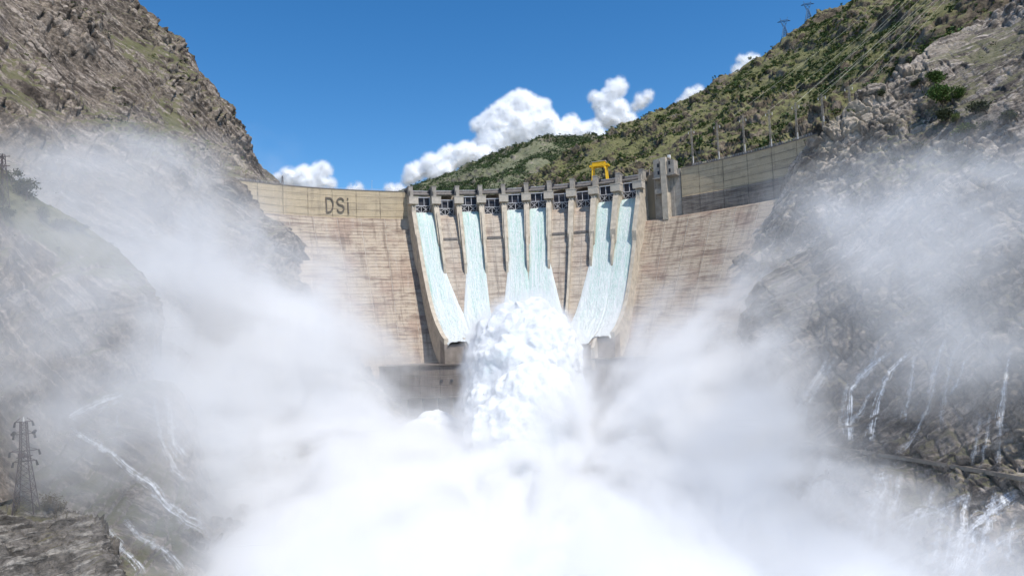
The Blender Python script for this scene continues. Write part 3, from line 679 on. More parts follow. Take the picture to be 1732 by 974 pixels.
# ------------------------------------------------------------------ powerhouse at the toe
ph = empty('powerhouse', (0, 400, RIVER), 'low grey brown concrete powerhouse block at the foot of the spillway', 'powerhouse')
def ph_part(mb, name, mat): 
    o_ = mb.build(name, mat, ph); o_.matrix_parent_inverse = Matrix.Translation(Vector(ph.location)).inverted(); return o_
pa, pb = np.array([-80., 403., 0]), np.array([110., 386., 0]); px_ = (pb - pa) / np.linalg.norm(pb - pa); py_ = np.array([-px_[1], px_[0], 0]); LW = np.linalg.norm(pb - pa); pm = (pa + pb) / 2
def wall_uv(name, p0, p1, z0, z1, mat, par):
    d = np.linalg.norm(np.array(p1) - np.array(p0)); V = [(*p0[:2], z0), (*p1[:2], z0), (*p1[:2], z1), (*p0[:2], z1)]
    return V
def ubox(name, c, sz, mat):
    mb = MB(); mb.box(c, sz, px_, py_); me = mb.mesh(name); l = me.uv_layers.new(name='UVMap')
    for p_ in me.polygons:
        for li in p_.loop_indices:
            co = np.array(me.vertices[me.loops[li].vertex_index].co); l.data[li].uv = ((co - pa) @ px_, co[2] + .3 * ((co - pa) @ py_))
    o_ = link(name, me, mat, ph); o_.matrix_parent_inverse = Matrix.Translation(Vector(ph.location)).inverted(); return o_
ubox('upper_wall', pm + py_ * 14 + (0, 0, -22), (LW, 27, 7.4), M_PHOUSE)
ubox('lower_wall', pm + py_ * 13.4 + (0, 0, -31.5), (LW, 27.4, 11.6), M_PHOUSE)
ubox('roof_edge', pm + py_ * 13.6 + (0, 0, -18), (LW + .6, 28.4, .7), M_PHOUSE)
ubox('recess_wall', pm + py_ * 16.5 + (0, 0, -57), (LW, 26, 39.5), M_PHOUSE)
for k in range(22):
    c = pa + px_ * (6 + k * 9.) + py_ * 1.6; mb = MB(); mb.box((c[0], c[1], -57), (2.2, 3.4, 39.4), px_, py_); ph_part(mb, 'column', M_PHOUSE)
for k in (11.0, 16.8, 5, 24):
    c = pa + px_ * (32 + k) + py_ * -.35; mb = MB(); mb.tube([(c[0], c[1], -27.3), tuple(np.array([c[0], c[1], -27.3]) - py_ * .5)], .9, 12); ph_part(mb, 'vent', M_DARK)

# ------------------------------------------------------------------ water on the spillway
def stream(u_l, u_r, label, t0=.075, t1=1.03, foam0=0.):
    """u_l / u_r : list of (t,u) edges of the sheet of water"""
    nt_, nu = 220, 60; t = np.linspace(t0, t1, nt_); ul = np.interp(t, *zip(*u_l)); ur = np.interp(t, *zip(*u_r))
    f = np.linspace(0, 1, nu); u = ul[:, None] + (ur - ul)[:, None] * f[None]; T = np.repeat(t[:, None], nu, 1)
    T = np.where((u > 1.2) & (u < 8.9) & (T > .9), .9 + (T - .9) * 1.85, T)
    V = spill(u.ravel(), T.ravel()).copy(); V[:, 2] -= np.clip(T.ravel() - 1, 0, 1) * 30
    Uv = np.stack([u.ravel() * 16.6, T.ravel() * 130], 1)
    q = np.stack([u.ravel() * 16.6, T.ravel() * 130 * .35, np.zeros(u.size)], 1)
    edge = np.minimum(1, np.minimum(f, 1 - f) * 9)[None] * np.ones((nt_, 1))
    th = (1.9 + .35 * np.sin(T * 9)).ravel() * (edge.ravel() ** .5) + .15
    th += edge.ravel() * (np.clip(T.ravel() * 2, .3, 1.4)) * (.7 * fbm(q / 2.2, 4, .6) + .9 * fbm(q / 7 + 9, 3))
    V[:, 2] += th * .9
    # spreading fan edges are whiter, aerated water grows on the way down
    fm = .20 + .32 * np.clip((T.ravel() - .2) / .5, 0, 1) + .45 * fbm(q / np.array([5., 14., 1.]) + 33, 3) + np.clip((T.ravel() - .72) / .22, 0, 1) * .35
    wide = np.interp(t, [0, .33, .5, 1], [0, 0, 1, 1])
    if u_l[-1][1] < u_l[0][1] - .2: fm += (wide[:, None] * np.clip(1 - f * 3.2, 0, 1)[None]).ravel() * .6
    if u_r[-1][1] > u_r[0][1] + .2: fm += (wide[:, None] * np.clip(1 - (1 - f) * 3.2, 0, 1)[None]).ravel() * .6
    # jet leaving the lip
    o_ = link('spillway_stream', np_mesh('spillway_stream', V, grid_faces(nu, nt_), uv=Uv, attrs={'foam': fm + foam0}), M_WATER)
    return tag(o_, label, 'water stream', 'streams pouring through the open spillway gates')
stream([(.07, .07), (1, .05)], [(.07, .93), (.36, .95), (.66, 1.62), (1, 1.8)], 'pale green stream down the leftmost spillway bay, beside the left training wall')
stream([(.07, 2.07), (.38, 2.1), (.66, 1.58), (1, 1.4)], [(.07, 2.93), (.6, 3.0), (1, 3.05)], 'green stream in the third bay, joining the leftmost stream at the lip')
stream([(.07, 4.07), (.36, 4.1), (.6, 3.72), (1, 3.4)], [(.07, 4.93), (.4, 4.95), (.5, 5.02), (1, 5.1)], 'left one of the twin streams falling behind the great white plume')
stream([(.07, 5.07), (.4, 5.05), (.5, 4.98), (1, 4.9)], [(.07, 5.93), (.33, 5.9), (.65, 6.7), (1, 7.0)], 'right one of the twin streams falling behind the great white plume')
stream([(.07, 8.07), (.3, 8.1), (.6, 7.55), (1, 6.9)], [(.07, 8.93), (.34, 8.95), (.42, 9.02), (1, 9.1)], 'foaming stream in the ninth bay, fanning out to the left')
stream([(.07, 9.07), (.34, 9.05), (.42, 8.98), (1, 8.9)], [(.07, 9.93), (1, 9.93)], 'foaming stream down the rightmost bay, along the right training wall')

# ------------------------------------------------------------------ great white plume
def remesh_blob(name, spheres, vox, sub=3):
    bm = bmesh.new()
    for c, r in spheres:
        bmesh.ops.create_icosphere(bm, subdivisions=sub, radius=1., matrix=Matrix.Translation(Vector(c)) @ Matrix.Diagonal((r[0], r[1], r[2], 1.)))
    me = bpy.data.meshes.new('tmp'); bm.to_mesh(me); bm.free(); ob = bpy.data.objects.new('tmp', me); COL.objects.link(ob)
    md = ob.modifiers.new('r', 'REMESH'); md.mode = 'VOXEL'; md.voxel_size = vox
    md = ob.modifiers.new('s', 'SMOOTH'); md.factor = .5; md.iterations = 4
    dg = bpy.context.evaluated_depsgraph_get(); dg.update(); ev = ob.evaluated_get(dg); m2 = ev.to_mesh()
    n = len(m2.vertices); V = np.empty(n * 3, np.float32); m2.vertices.foreach_get('co', V); V = V.reshape(-1, 3).astype(float)
    Nn = np.empty(n * 3, np.float32); m2.vertices.foreach_get('normal', Nn); Nn = Nn.reshape(-1, 3)
    m2.calc_loop_triangles(); Ft = np.empty(len(m2.loop_triangles) * 3, np.int32); m2.loop_triangles.foreach_get('vertices', Ft); Ft = Ft.reshape(-1, 3)
    ev.to_mesh_clear(); bpy.data.objects.remove(ob); bpy.data.meshes.remove(me)
    return V, Nn, Ft
rs = random.Random(4); sp = []
for px, py, d, r in ((882, 592, 352, 22), (906, 606, 345, 22), (850, 600, 350, 16), (928, 602, 352, 15), (874, 645, 338, 23), (896, 690, 326, 22), (848, 690, 330, 17), (868, 750, 312, 21), (896, 750, 312, 18), (840, 760, 316, 13), (872, 820, 295, 18), (820, 630, 352, 9), (946, 640, 345, 10), (810, 690, 345, 8), (932, 700, 330, 9), (864, 545, 352, 9), (898, 540, 352, 10), (926, 556, 352, 9), (836, 570, 352, 9)):
    sp.append((P(px, py, d), (r, r * .95, r)))
V, Nn, Ft = remesh_blob('plume', sp, .95)
bil = lambda q: 1 - np.abs(q) * 2.4
wq = V * np.array([1, 1, .62]); wq = wq + 4 * np.stack([fbm(wq / 14, 2), fbm(wq / 14 + 7, 2), fbm(wq / 14 + 13, 2)], 1)
h = 3.6 * bil(fbm(wq / 19, 3, .5)) + 2.6 * bil(fbm(wq / 8.5 + 20, 3, .5)) + 1.4 * fbm(wq / 4 + 40, 4, .65) + .35 * fbm(V / 1.3, 2, .6)
V = V + Nn * (h - 3.0)[:, None]
pl_ = link('water_plume', np_mesh('water_plume', V, Ft), M_FOAM)
tag(pl_, 'huge dome-topped white water plume bursting up before the spillway', 'water plume')
# small breaking wave crest at the foot of the powerhouse
V, Nn, Ft = remesh_blob('wave', [(P(735, 712, 365), (9, 7, 5)), (P(755, 722, 360), (10, 7, 5)), (P(715, 730, 358), (10, 8, 6)), (P(745, 745, 350), (14, 9, 7))], .8)
V = V + Nn * (1.2 * bil(fbm(V / 6, 3)) + .6 * fbm(V / 2, 3))[:, None]
tag(link('breaking_wave', np_mesh('breaking_wave', V, Ft), M_FOAM), 'small white breaking wave rearing up against the powerhouse columns', 'wave')
#@@PART2@@
# ------------------------------------------------------------------ things on and behind the crest
arc_strip_me = None
m = MB(); V = []; 
for a in np.linspace(57, 29, 40):
    V += [arc(a, -9.2, 98.6), arc(a, -46, 98.6), arc(a, -46, 80), arc(a, -9.2, 80)]
Fs = []
for k in range(39):
    q = k * 4; c = q + 4; Fs += [(q, c, c + 1, q + 1), (q + 1, c + 1, c + 2, q + 2), (q, q + 3, c + 3, c)]
m.add(V, Fs); m.build('terrace', M_ASPHALT)['kind'] = 'structure'

# yellow gantry crane standing on the gate bridge
ca = 67.9; g0 = arc(ca, -5, 101.0); th = R_(ca); go = np.array([-math.cos(th), -math.sin(th), 0]); ge = np.array([math.sin(th), -math.cos(th), 0])
crane = empty('gantry_crane', g0, 'yellow four-legged gantry crane standing on the crest above the gates', 'crane')
def cp(s, w, z): return go * s + ge * w + np.array([0, 0, z])
for sw in (-1, 1):
    for ss in (-1, 1):
        m = MB(); m.beam(cp(ss * 2.6, sw * 5.2, .9), cp(ss * 2.2, sw * 4.6, 11.2), .95, .95); l = m.build('leg', M_YELLOW, crane)
        m = MB(); m.tube([cp(ss * 2.6 + .01, sw * 5.2 - .5, .7), cp(ss * 2.6, sw * 5.2 + .5, .7)], .7, 12); m.build('wheel', M_DARK, l)
    m = MB(); m.beam(cp(-3, sw * 5.2, 1.5), cp(3, sw * 5.2, 1.5), .7, .8); m.build('sill_beam', M_YELLOW, crane)
m = MB(); m.box(cp(0, 0, 11.9), (13.4, 5.6, 1.3), ge, go); m.build('girder', M_YELLOW, crane)
m = MB(); m.box(cp(0, -.3, 13.6), (9.0, 4.6, 1.9), ge, go); h_ = m.build('hoist_house', M_YELLOW, crane)
m = MB(); m.prism([cp(-2.6, -5.2, 14.55), cp(2.6, -5.2, 14.55), cp(2.6, -5.2, 14.9), cp(0, -5.2, 15.5), cp(-2.6, -5.2, 14.9)], ge * 9.8); m.build('roof', M_HEAD, h_)
for sw in (-1, 1):
    m = MB(); m.beam(cp(3.1, sw * 3.6, 11), cp(2.5, sw * 5.0, 8.2), .5, .5); m.build('corner_brace', M_YELLOW, crane)
m = MB(); m.tube([cp(0, 1.5, 10.8), cp(0, 1.5, 6)], .12, 6); m.box(cp(0, 1.5, 5.6), (.9, .9, 1.1), ge, go); m.build('hook_block', M_DARK, crane)

# white dome
wd = arc(56.8, -5, 101.0); m = MB(); pr = [(2.0, 0), (2.15, .9), (1.9, 1.9), (1.35, 2.7), (.6, 3.15), (.02, 3.25)]; m.tube([(0, 0, z) for r, z in pr], [r for r, z in pr], 20)
o_ = m.build('radar_dome', M_WHITE, None, True); o_.location = wd; tag(o_, 'small white dome on the crest left of the lift tower', 'dome')

# utility poles on the terrace behind the right wall
PL = [((1168.6, 217.3), (1172.8, 280.7)), ((1212, 208), (1216.4, 273.5)), ((1256, 196.5), (1260, 261)), ((1300, 186), (1304.8, 252.7)), ((1345, 173.7), (1349, 242)), ((1389.6, 160), (1392.7, 210)), ((1435, 145.6), (1439, 183))]
PLB = ['shortest concrete pole, leftmost behind the right wall, nearest the lift tower', 'concrete pole second from the lift tower behind the right crest wall', 'concrete pole third from the lift tower, before dark mountain bushes', 'concrete pole in the middle of the row behind the right wall', 'concrete pole standing just before the wall meets the right cliff', 'concrete pole rising behind pale rock at the end of the wall', 'rightmost concrete pole, up on the slope beyond the wall end']
TOPS = []
for (tpx, bpx), lab in zip(PL, PLB):
    a_, z_ = cyl(*bpx, DR + 22); d = DC[1] + (DR + 22) * math.sin(a_) if bpx[0] < 1380 else (393 if bpx[0] < 1400 else 392)
    top = P(*tpx, d); base = P(*bpx, d); base = base + (base - top) * .18; up = top - base; Lp = np.linalg.norm(up)
    r = empty('utility_pole', base, lab, 'utility pole', 'concrete poles behind the right wall')
    ax = np.array([.8, -.6, 0])
    for sg in (-.7, .7):
        m = MB(); m.tube([ax * sg * .6, up * .5 + ax * sg * .5, up + ax * sg * .42], [.36, .28, .2], 8); m.build('pole_shaft', M_POLE, r)
    m = MB()
    for f in (.25, .45, .65, .85): m.beam(up * f - ax * .9, up * f + ax * .9, .25, .35)
    m.build('tie_bar', M_POLE, r)
    m = MB(); m.beam(up * .93 - ax * 2.2, up * .93 + ax * 2.2, .3, .35); c_ = m.build('crossarm', M_POLE, r)
    for sg in (-1, 1):
        m = MB(); m.tube([up * .93 + ax * 2.0 * sg, up * .93 + ax * 2.0 * sg - (0, 0, 1.6)], [.16, .2], 6); m.build('insulator', M_INS, c_)
    m = MB(); m.tube([up * .2 + (0, -1.0, 0), up * .36 + (0, -1.0, 0)], .28, 8); m.build('insulator', M_INS, r)
    m = MB(); m.beam(up * .62, np.array([7., 3., 2.]) + up * .0, .16); m.build('stay_brace', M_POLE, r)
    TOPS.append(base + up * .94)
# overhead wires climbing the mountain
WL = [((1350, 172), (1543, -6), 430, 520), ((1300, 188), (1528, -6), 432, 540), ((1403, 141), (1568, -6), 405, 500), ((1384, 163), (1574, -6), 405, 500), ((1457, 127), (1590, -6), 395, 470), ((1240, 196), (1480, 8), 440, 560), ((1478, 131), (1600, -6), 395, 470), ((1437, 147), (1583, -6), 392, 480), ((1392, 161), (1556, -6), 393, 500), ((1345, 176), (1536, -6), 425, 530)]
for i, (p, q, d0, d1) in enumerate(WL):
    a_, b_ = P(*p, d0), P(*q, d1); b_ = b_ + (b_ - a_) * .5; pts = []
    for k in range(25):
        f = k / 24; pts.append(a_ + (b_ - a_) * f - np.array([0, 0, 9 * f * (1 - f)]))
    m = MB(); m.tube(pts, .055, 5); o_ = m.build('overhead_wire', M_WIRE)
    tag(o_, 'thin pale overhead wire sweeping up the green mountain from the pole row', 'wire', 'overhead wires above the right mountain')

# ------------------------------------------------------------------ lattice pylons
def drop(seed, x, y):
    r = SHEETS[seed].ray_cast(Vector((x, y, 900)), Vector((0, 0, -1))); return np.array(r[0]) if r[0] is not None else None
def skyline(seed, px, y0, y1):
    for y in np.arange(y0, y1, 1.0):
        h_, _ = hit(seed, px, y)
        if h_ is not None: return y, np.array(h_)
    return y1, None
def lattice(m, w0, w1, z0, z1, n, t, tb=None):
    tb = tb or t * .6; zs = [z0 + (z1 - z0) * (1 - (1 - k / n) ** 1.25) for k in range(n + 1)]
    W_ = lambda z: w0 + (w1 - w0) * (z - z0) / (z1 - z0); C4 = [(-1, -1), (1, -1), (1, 1), (-1, 1)]
    for c in C4: m.beam((c[0] * w0 / 2, c[1] * w0 / 2, z0), (c[0] * w1 / 2, c[1] * w1 / 2, z1), t)
    for k in range(n):
        a, b = zs[k], zs[k + 1]; wa, wb = W_(a) / 2, W_(b) / 2
        for i in range(4):
            c, d = C4[i], C4[(i + 1) % 4]
            m.beam((c[0] * wa, c[1] * wa, a), (d[0] * wb, d[1] * wb, b), tb); m.beam((d[0] * wa, d[1] * wa, a), (c[0] * wb, c[1] * wb, b), tb)
            m.beam((c[0] * wb, c[1] * wb, b), (d[0] * wb, d[1] * wb, b), tb)
# the big one on the outcrop
q_ = P(44, 869, 169); bp = drop(1700., q_[0], q_[1]); base = bp if bp is not None else q_; HP = 22.9
py_ = empty('lattice_pylon', base - (0, 0, .5), 'tall rusty dark lattice pylon on the foreground rock outcrop', 'pylon')
py_.rotation_euler = (0, R_(-1.5), R_(18))
m = MB(); lattice(m, 4.5, 1.7, 0, HP * .62, 6, .19, .085); m.build('lower_lattice', M_LATT, py_)
m = MB(); lattice(m, 1.7, 1.2, HP * .62, HP * .97, 6, .17, .08); m.build('upper_lattice', M_LATT, py_)
for z, w in ((HP * .97, 3.6), (HP * .84, 4.2), (HP * .66, 6.0), (HP * .55, 4.8)):
    m = MB(); m.beam((-w / 2, 0, z), (w / 2, 0, z), .2); m.beam((-w / 2, .5, z), (w / 2, .5, z), .16)
    for sg in (-1, 1): m.beam((sg * w / 2, 0, z), (sg * .7, 0, z + .9), .13)
    c_ = m.build('crossarm', M_LATT, py_)
    for sg in (-1, 1):
        m = MB(); m.tube([(sg * w / 2, 0, z), (sg * (w / 2 + .25), .1, z - 1.2)], [.2, .28], 8); m.build('insulator', M_DARK, c_)
for sx in (-1, 1):
    m = MB(); m.tube([(sx * 2.2, -.6, HP * .845), (sx * 2.2, .5, HP * .86)], .42, 10); m.build('floodlight', M_DARK, py_)
m = MB(); m.box((0, 0, HP * .60), (2.6, 2.6, .25)); m.box((-.5, -.6, HP * .62), (1.2, .8, 1.)); m.build('platform', M_LATT, py_)
m = MB(); m.tube([(0, 0, HP * .97), (0, 0, HP * 1.02)], [.25, .1], 8); m.build('peak_cap', M_INS, py_)
# pylon at the left edge of the picture
bp, _ = hit(1300., 3, 348); base = np.array(bp) if bp is not None else P(3, 348, 216)
p2 = empty('lattice_pylon', base - (0, 0, .5), 'dark lattice pylon among the trees at the left edge of the picture', 'pylon')
m = MB(); lattice(m, 2.8, 1.0, 0, 16.5, 5, .16, .08); m.build('lower_lattice', M_LATT, p2)
for z in (15.8, 12.8):
    m = MB(); m.beam((-2.4, 0, z), (2.4, 0, z), .2); m.build('crossarm', M_LATT, p2)
# two pylons on the right-hand skyline, distance haze coloured into their steel
def cat_pylon(bx, by, d, hpx, lab):
    _, bs = skyline(900., bx, -40, 200); d = bs[1]; bs = bs + np.array([0, 4., 0]); H = hpx * d / F_PX + 2; r = empty('lattice_pylon', bs - (0, 0, 2), lab, 'pylon', 'bluish pylons on the skyline'); t = .55
    r.rotation_euler = (0, 0, R_(-15)); m = MB(); lattice(m, H * .30, H * .09, 0, H * .52, 5, t, .32); m.build('lower_lattice', M_HAZESTEEL, r)
    m = MB()
    for sg in (-1, 1):
        for yy in (-.03, .03):
            m.beam((sg * H * .04, yy * H, H * .52), (sg * H * .14, yy * H, H * .80), t); m.beam((-sg * H * .04, yy * H, H * .52), (sg * H * .14, yy * H, H * .78), .3)
            m.beam((sg * H * .09, yy * H, H * .66), (0, yy * H, H * .78), .3)
    m.build('upper_lattice', M_HAZESTEEL, r)
    m = MB()
    for yy in (-.03, .03): m.beam((-H * .30, 0, H * .80), (H * .30, 0, H * .80), t); m.beam((-H * .16, yy * H, H * .86), (H * .16, yy * H, H * .86), .4); m.beam((-H * .30, 0, H * .80), (-H * .14, yy * H, H * .86), .35); m.beam((H * .30, 0, H * .80), (H * .14, yy * H, H * .86), .35)
    m.build('crossarm', M_HAZESTEEL, r)
    for sg in (-1, 1):
        m = MB(); m.beam((sg * H * .13, 0, H * .84), (sg * H * .17, 0, H * 1.0), .55); m.build('earth_peak', M_HAZESTEEL, r)
cat_pylon(1330, 70, 800, 33, 'lower left of two bluish pylons on the mountain skyline')
cat_pylon(1370, 46, 790, 33, 'upper right of two bluish pylons on the mountain skyline')
# thin mast and lamp posts on the left crest
q = empty('lattice_mast', P(478, 314, 560), 'thin grey lattice mast beyond the left end of the crest', 'mast')
m = MB(); lattice(m, 1.5, .7, 0, 8, 6, .16, .1); m.build('mast_lattice', M_LATT, q)
m = MB(); m.beam((-1.3, 0, 6.2), (1.3, 0, 6.2), .16); m.build('crossarm', M_LATT, q)
for px, ht, lab in ((485, 8.5, 'slim lamp post on the left crest beside the lattice mast'), (562, 4.5, 'short lamp post on the crest above the lettering'), (632, 9, 'slim lamp post standing alone on the crest between lettering and gates'), (1094, 6, 'lamp post on the crest just left of the white dome')):
    a_, _ = cyl(px, 316); b_ = arc(math.degrees(a_), -7, CREST); r = empty('street_lamp', b_, lab, 'street lamp', 'lamp posts along the crest')
    m = MB(); m.tube([(0, 0, 0), (0, 0, ht)], [.13, .07], 6); m.tube([(0, 0, ht), (.3, -.8, ht + .35), (.5, -1.6, ht + .4)], .06, 6); m.build('pole', M_STEEL, r)
    m = MB(); m.box((.55, -1.9, ht + .38), (.35, .8, .16)); m.build('lamp_head', M_WHITE, r)

# ------------------------------------------------------------------ road on the right bank
V = []; Fs = []; RP = []
for px, py in zip(np.linspace(1318, 1900, 70), np.interp(np.linspace(1318, 1900, 70), [1318, 1330, 1370, 1420, 1480, 1530, 1580, 1640, 1700, 1760, 1860, 1900], [740, 742, 748, 756, 765, 772, 780, 790, 800, 812, 830, 836])):
    h_, n_2 = hit(700., px, py); RP.append(np.array(h_) if h_ is not None else P(px, py, 250))
RP = np.array(RP); k_ = np.ones(7) / 7
for c in range(3): RP[:, c] = np.convolve(np.pad(RP[:, c], 3, 'edge'), k_, 'valid')
tn = np.gradient(RP, axis=0); tn[:, 2] = 0; tn /= np.linalg.norm(tn, axis=1)[:, None]; ou = np.stack([tn[:, 1], -tn[:, 0], tn[:, 0] * 0], 1); ou = np.where((ou * RP).sum(1, keepdims=True) > 0, -ou, ou)
for p, u in zip(RP, ou): V += [p - u * 5, p + u * 1.6, p + u * 1.6 - (0, 0, 1.0), p - u * 5 - (0, 0, 2.4)]
for k in range(len(RP) - 1):
    a = k * 4; c = a + 4; Fs += [(a, c, c + 1, a + 1), (a + 1, c + 1, c + 2, a + 2), (a + 2, c + 2, c + 3, a + 3)]
m = MB(); m.add(V, Fs); m.build('road', plain('dusty_road', (.25, .225, .19), .95, 0, .35, .2))['kind'] = 'structure'
m = MB()
for k in range(len(RP) - 1): m.beam(RP[k] + ou[k] * 1.35 + (0, 0, .15), RP[k + 1] + ou[k + 1] * 1.35 + (0, 0, .15), .28, .35)
tag(m.build('parapet_wall', M_LIP), 'low grey parapet wall edging the road on the right cliff', 'parapet')

# ------------------------------------------------------------------ thin waterfalls on the cliffs
FALLS = [
 (700., [(1509, 594), (1468, 624), (1438, 659), (1435, 706), (1435, 748)], 9, 1.1, 'bright narrow waterfall bending straight down to the road, left of a twin'),
 (700., [(1544, 592), (1503, 630), (1485, 677), (1474, 730), (1471, 746)], 8, 1.1, 'bright narrow slanting waterfall reaching the road, right of a twin'),
 (700., [(1403, 612), (1373, 653), (1344, 695), (1338, 724)], 10, .6, 'blurred waterfall slanting down the left edge of the right cliff above the road'),
 (700., [(1586, 636), (1568, 695), (1538, 748), (1515, 768)], 6, .55, 'thin faint waterfall slanting to the road right of the bright twin'),
 (700., [(1491, 783), (1497, 824), (1474, 871), (1462, 919), (1438, 940), (1432, 985)], 30, .75, 'broad stepped waterfall under the road below the bright twin'),
 (700., [(1397, 768), (1394, 807), (1391, 830), (1373, 871)], 22, .65, 'wide short waterfall below the road left of the stepped one'),
 (700., [(1721, 836), (1674, 866), (1639, 901), (1633, 930), (1615, 970)], 24, 1.0, 'bright white cascade sliding down bare rock at bottom right'),
 (700., [(1644, 836), (1609, 854), (1562, 871), (1527, 889), (1520, 915)], 13, .75, 'slanting cascade below the road left of the brightest one'),
 (700., [(1571, 854), (1538, 871), (1503, 889), (1497, 915)], 11, .65, 'small slanting cascade next to the stepped waterfall'),
 (700., [(1338, 774), (1320, 807), (1312, 836)], 12, .6, 'short waterfall at the road end beside the white mist'),
 (700., [(1677, 689), (1668, 748), (1662, 783)], 5, .45, 'faint thread of water above the road near the right edge'),
 (700., [(1640, 560), (1612, 600), (1600, 650), (1590, 720)], 6, .4, 'faint long thread of water high on the right cliff'),
 (700., [(1735, 889), (1680, 924), (1644, 965)], 13, .8, 'lowest cascade in the bottom right corner'),
 (700., [(1420, 600), (1392, 640), (1362, 690), (1352, 735)], 8, .55, 'faint slanting fall between the left edge cascade and the bright twin'),
 (700., [(1660, 700), (1650, 760), (1642, 788)], 6, .45, 'short faint fall ending on the road, second from the right edge'),
 (700., [(1702, 640), (1692, 720), (1687, 796)], 6, .45, 'faint upright fall above the road nearest the right edge'),
 (700., [(1610, 850), (1590, 885), (1583, 930), (1570, 978)], 16, .7, 'veil of water below the road midway between stepped and brightest cascades'),
 (700., [(1356, 766), (1350, 800), (1345, 845)], 8, .55, 'thin fall dropping from the road wall beside the wide short one'),
 (700., [(1700, 850), (1652, 890), (1602, 925)], 10, .7, 'thin slanting cascade just left of the brightest cascade'),
 (1500., [(330, 862), (350, 900), (364, 950)], 9, .5, 'faint cascade fading into white mist at the right foot of the left slope'),
 (1500., [(150, 885), (175, 930), (192, 976)], 7, .5, 'thin trickle close against the right side of the foreground outcrop'),
 (1500., [(117, 719), (128, 732), (162, 749), (191, 768), (221, 796), (255, 819), (281, 853), (315, 879), (352, 900)], 10, .85, 'long bright cascade running diagonally down the left slope'),
 (1500., [(276, 660), (287, 683), (291, 722), (293, 751), (315, 778)], 11, .7, 'upright waterfall off the right end of the left road'),
 (1500., [(259, 664), (266, 700), (272, 739), (281, 764), (298, 798), (318, 815)], 7, .6, 'thinner waterfall just left of the upright one on the left slope'),
 (1500., [(159, 872), (187, 900), (208, 930), (230, 951), (242, 972)], 9, .7, 'cascade beside the foreground outcrop at lower left'),
 (1500., [(208, 875), (238, 909), (272, 926), (298, 951), (310, 972)], 10, .65, 'lower left cascade a little to the right of the outcrop one'),
 (1500., [(204, 690), (196, 700), (204, 726)], 5, .5, 'short faint trickle below the left road'),
 (1500., [(6, 773), (15, 815), (22, 849)], 16, .7, 'white cascade behind the foreground pylon at the left edge'),
 (1500., [(25, 762), (64, 736), (94, 719), (140, 694), (170, 681), (213, 668)], 9, .75, 'white water streaming along the left bank road')]
rf = random.Random(9)
for k in range(24):
    up_ = k < 10; x = rf.uniform(1400, 1720) if up_ else rf.uniform(1370, 1725); y = rf.uniform(560, 650) if up_ else np.interp(x, [1330, 1732], [752, 820]) + rf.uniform(0, 60); pl = [(x, y)]; dr = rf.uniform(.25, .8)
    for j in range(rf.randint(3, 5)): x -= rf.uniform(8, 26) * dr; y += rf.uniform(16, 34); pl.append((x, y)); dr *= rf.uniform(.6, 1.3)
    FALLS.append((700., pl, rf.uniform(4, 7) if up_ else rf.uniform(6, 12), rf.uniform(.5, .8) if up_ else rf.uniform(.7, 1.0), 'one of many faint threads of water trickling down the wet right cliff ' + ('above' if up_ else 'below') + ' the road'))
for seed, pl, w, fo, lab in FALLS:
    pl = np.array(pl, float); L = np.concatenate([[0], np.cumsum(np.linalg.norm(np.diff(pl, axis=0), axis=1))]); n = int(L[-1] / 3) + 2; s_ = np.linspace(0, L[-1], n)
    C_ = np.stack([np.interp(s_, L, pl[:, 0]), np.interp(s_, L, pl[:, 1])], 1)
    C_ += np.stack([fbm(np.stack([s_ / 18, s_ * 0 + w, s_ * 0 + pl[0, 0]], 1), 3) * 5, s_ * 0], 1)
    t_ = np.gradient(C_, axis=0); t_ /= np.linalg.norm(t_, axis=1)[:, None]; nn = np.stack([-t_[:, 1], t_[:, 0]], 1)
    wd_ = 2.4 * w * (.6 + .7 * s_ / L[-1]) * (1 + .5 * fbm(np.stack([s_ / 14, s_ * 0 + 3, s_ * 0 + pl[0, 1]], 1), 2)); rows = []
    last = None
    for j in range(n):
        row = []
        for f in (-.5, -.25, 0, .25, .5):
            q_ = C_[j] + nn[j] * wd_[j] * f; h_, n_3 = hit(seed, q_[0], q_[1])
            if h_ is None: h_ = last if last is not None else Vector(P(q_[0], q_[1], 220)); 
            last = h_; d_ = np.array(h_); row.append(d_ - d_ / np.linalg.norm(d_) * (.7 + (.5 - abs(f)) * 1.2))
        rows.append(row)
    rows = np.array(rows)
    for _ in range(3): rows[1:-1] = (rows[:-2] + 2 * rows[1:-1] + rows[2:]) / 4; rows[:, 1:-1] = (rows[:, :-2] + 2 * rows[:, 1:-1] + rows[:, 2:]) / 4
    u_ = np.tile(np.linspace(0, 1, 5), n); v_ = np.repeat(s_ * .25, 5); fd = np.repeat(np.clip(np.minimum(s_ / 14, (L[-1] - s_) / 14), 0, 1) * fo, 5)
    me = np_mesh('waterfall', rows.reshape(-1, 3), grid_faces(5, n), uv=np.stack([u_, v_], 1), attrs={'foam': fd})
    tag(link('waterfall', me, M_FALL), lab, 'waterfall', lab.replace('one of many ', '') if lab.startswith('one of many') else 'thin waterfalls on the cliffs')

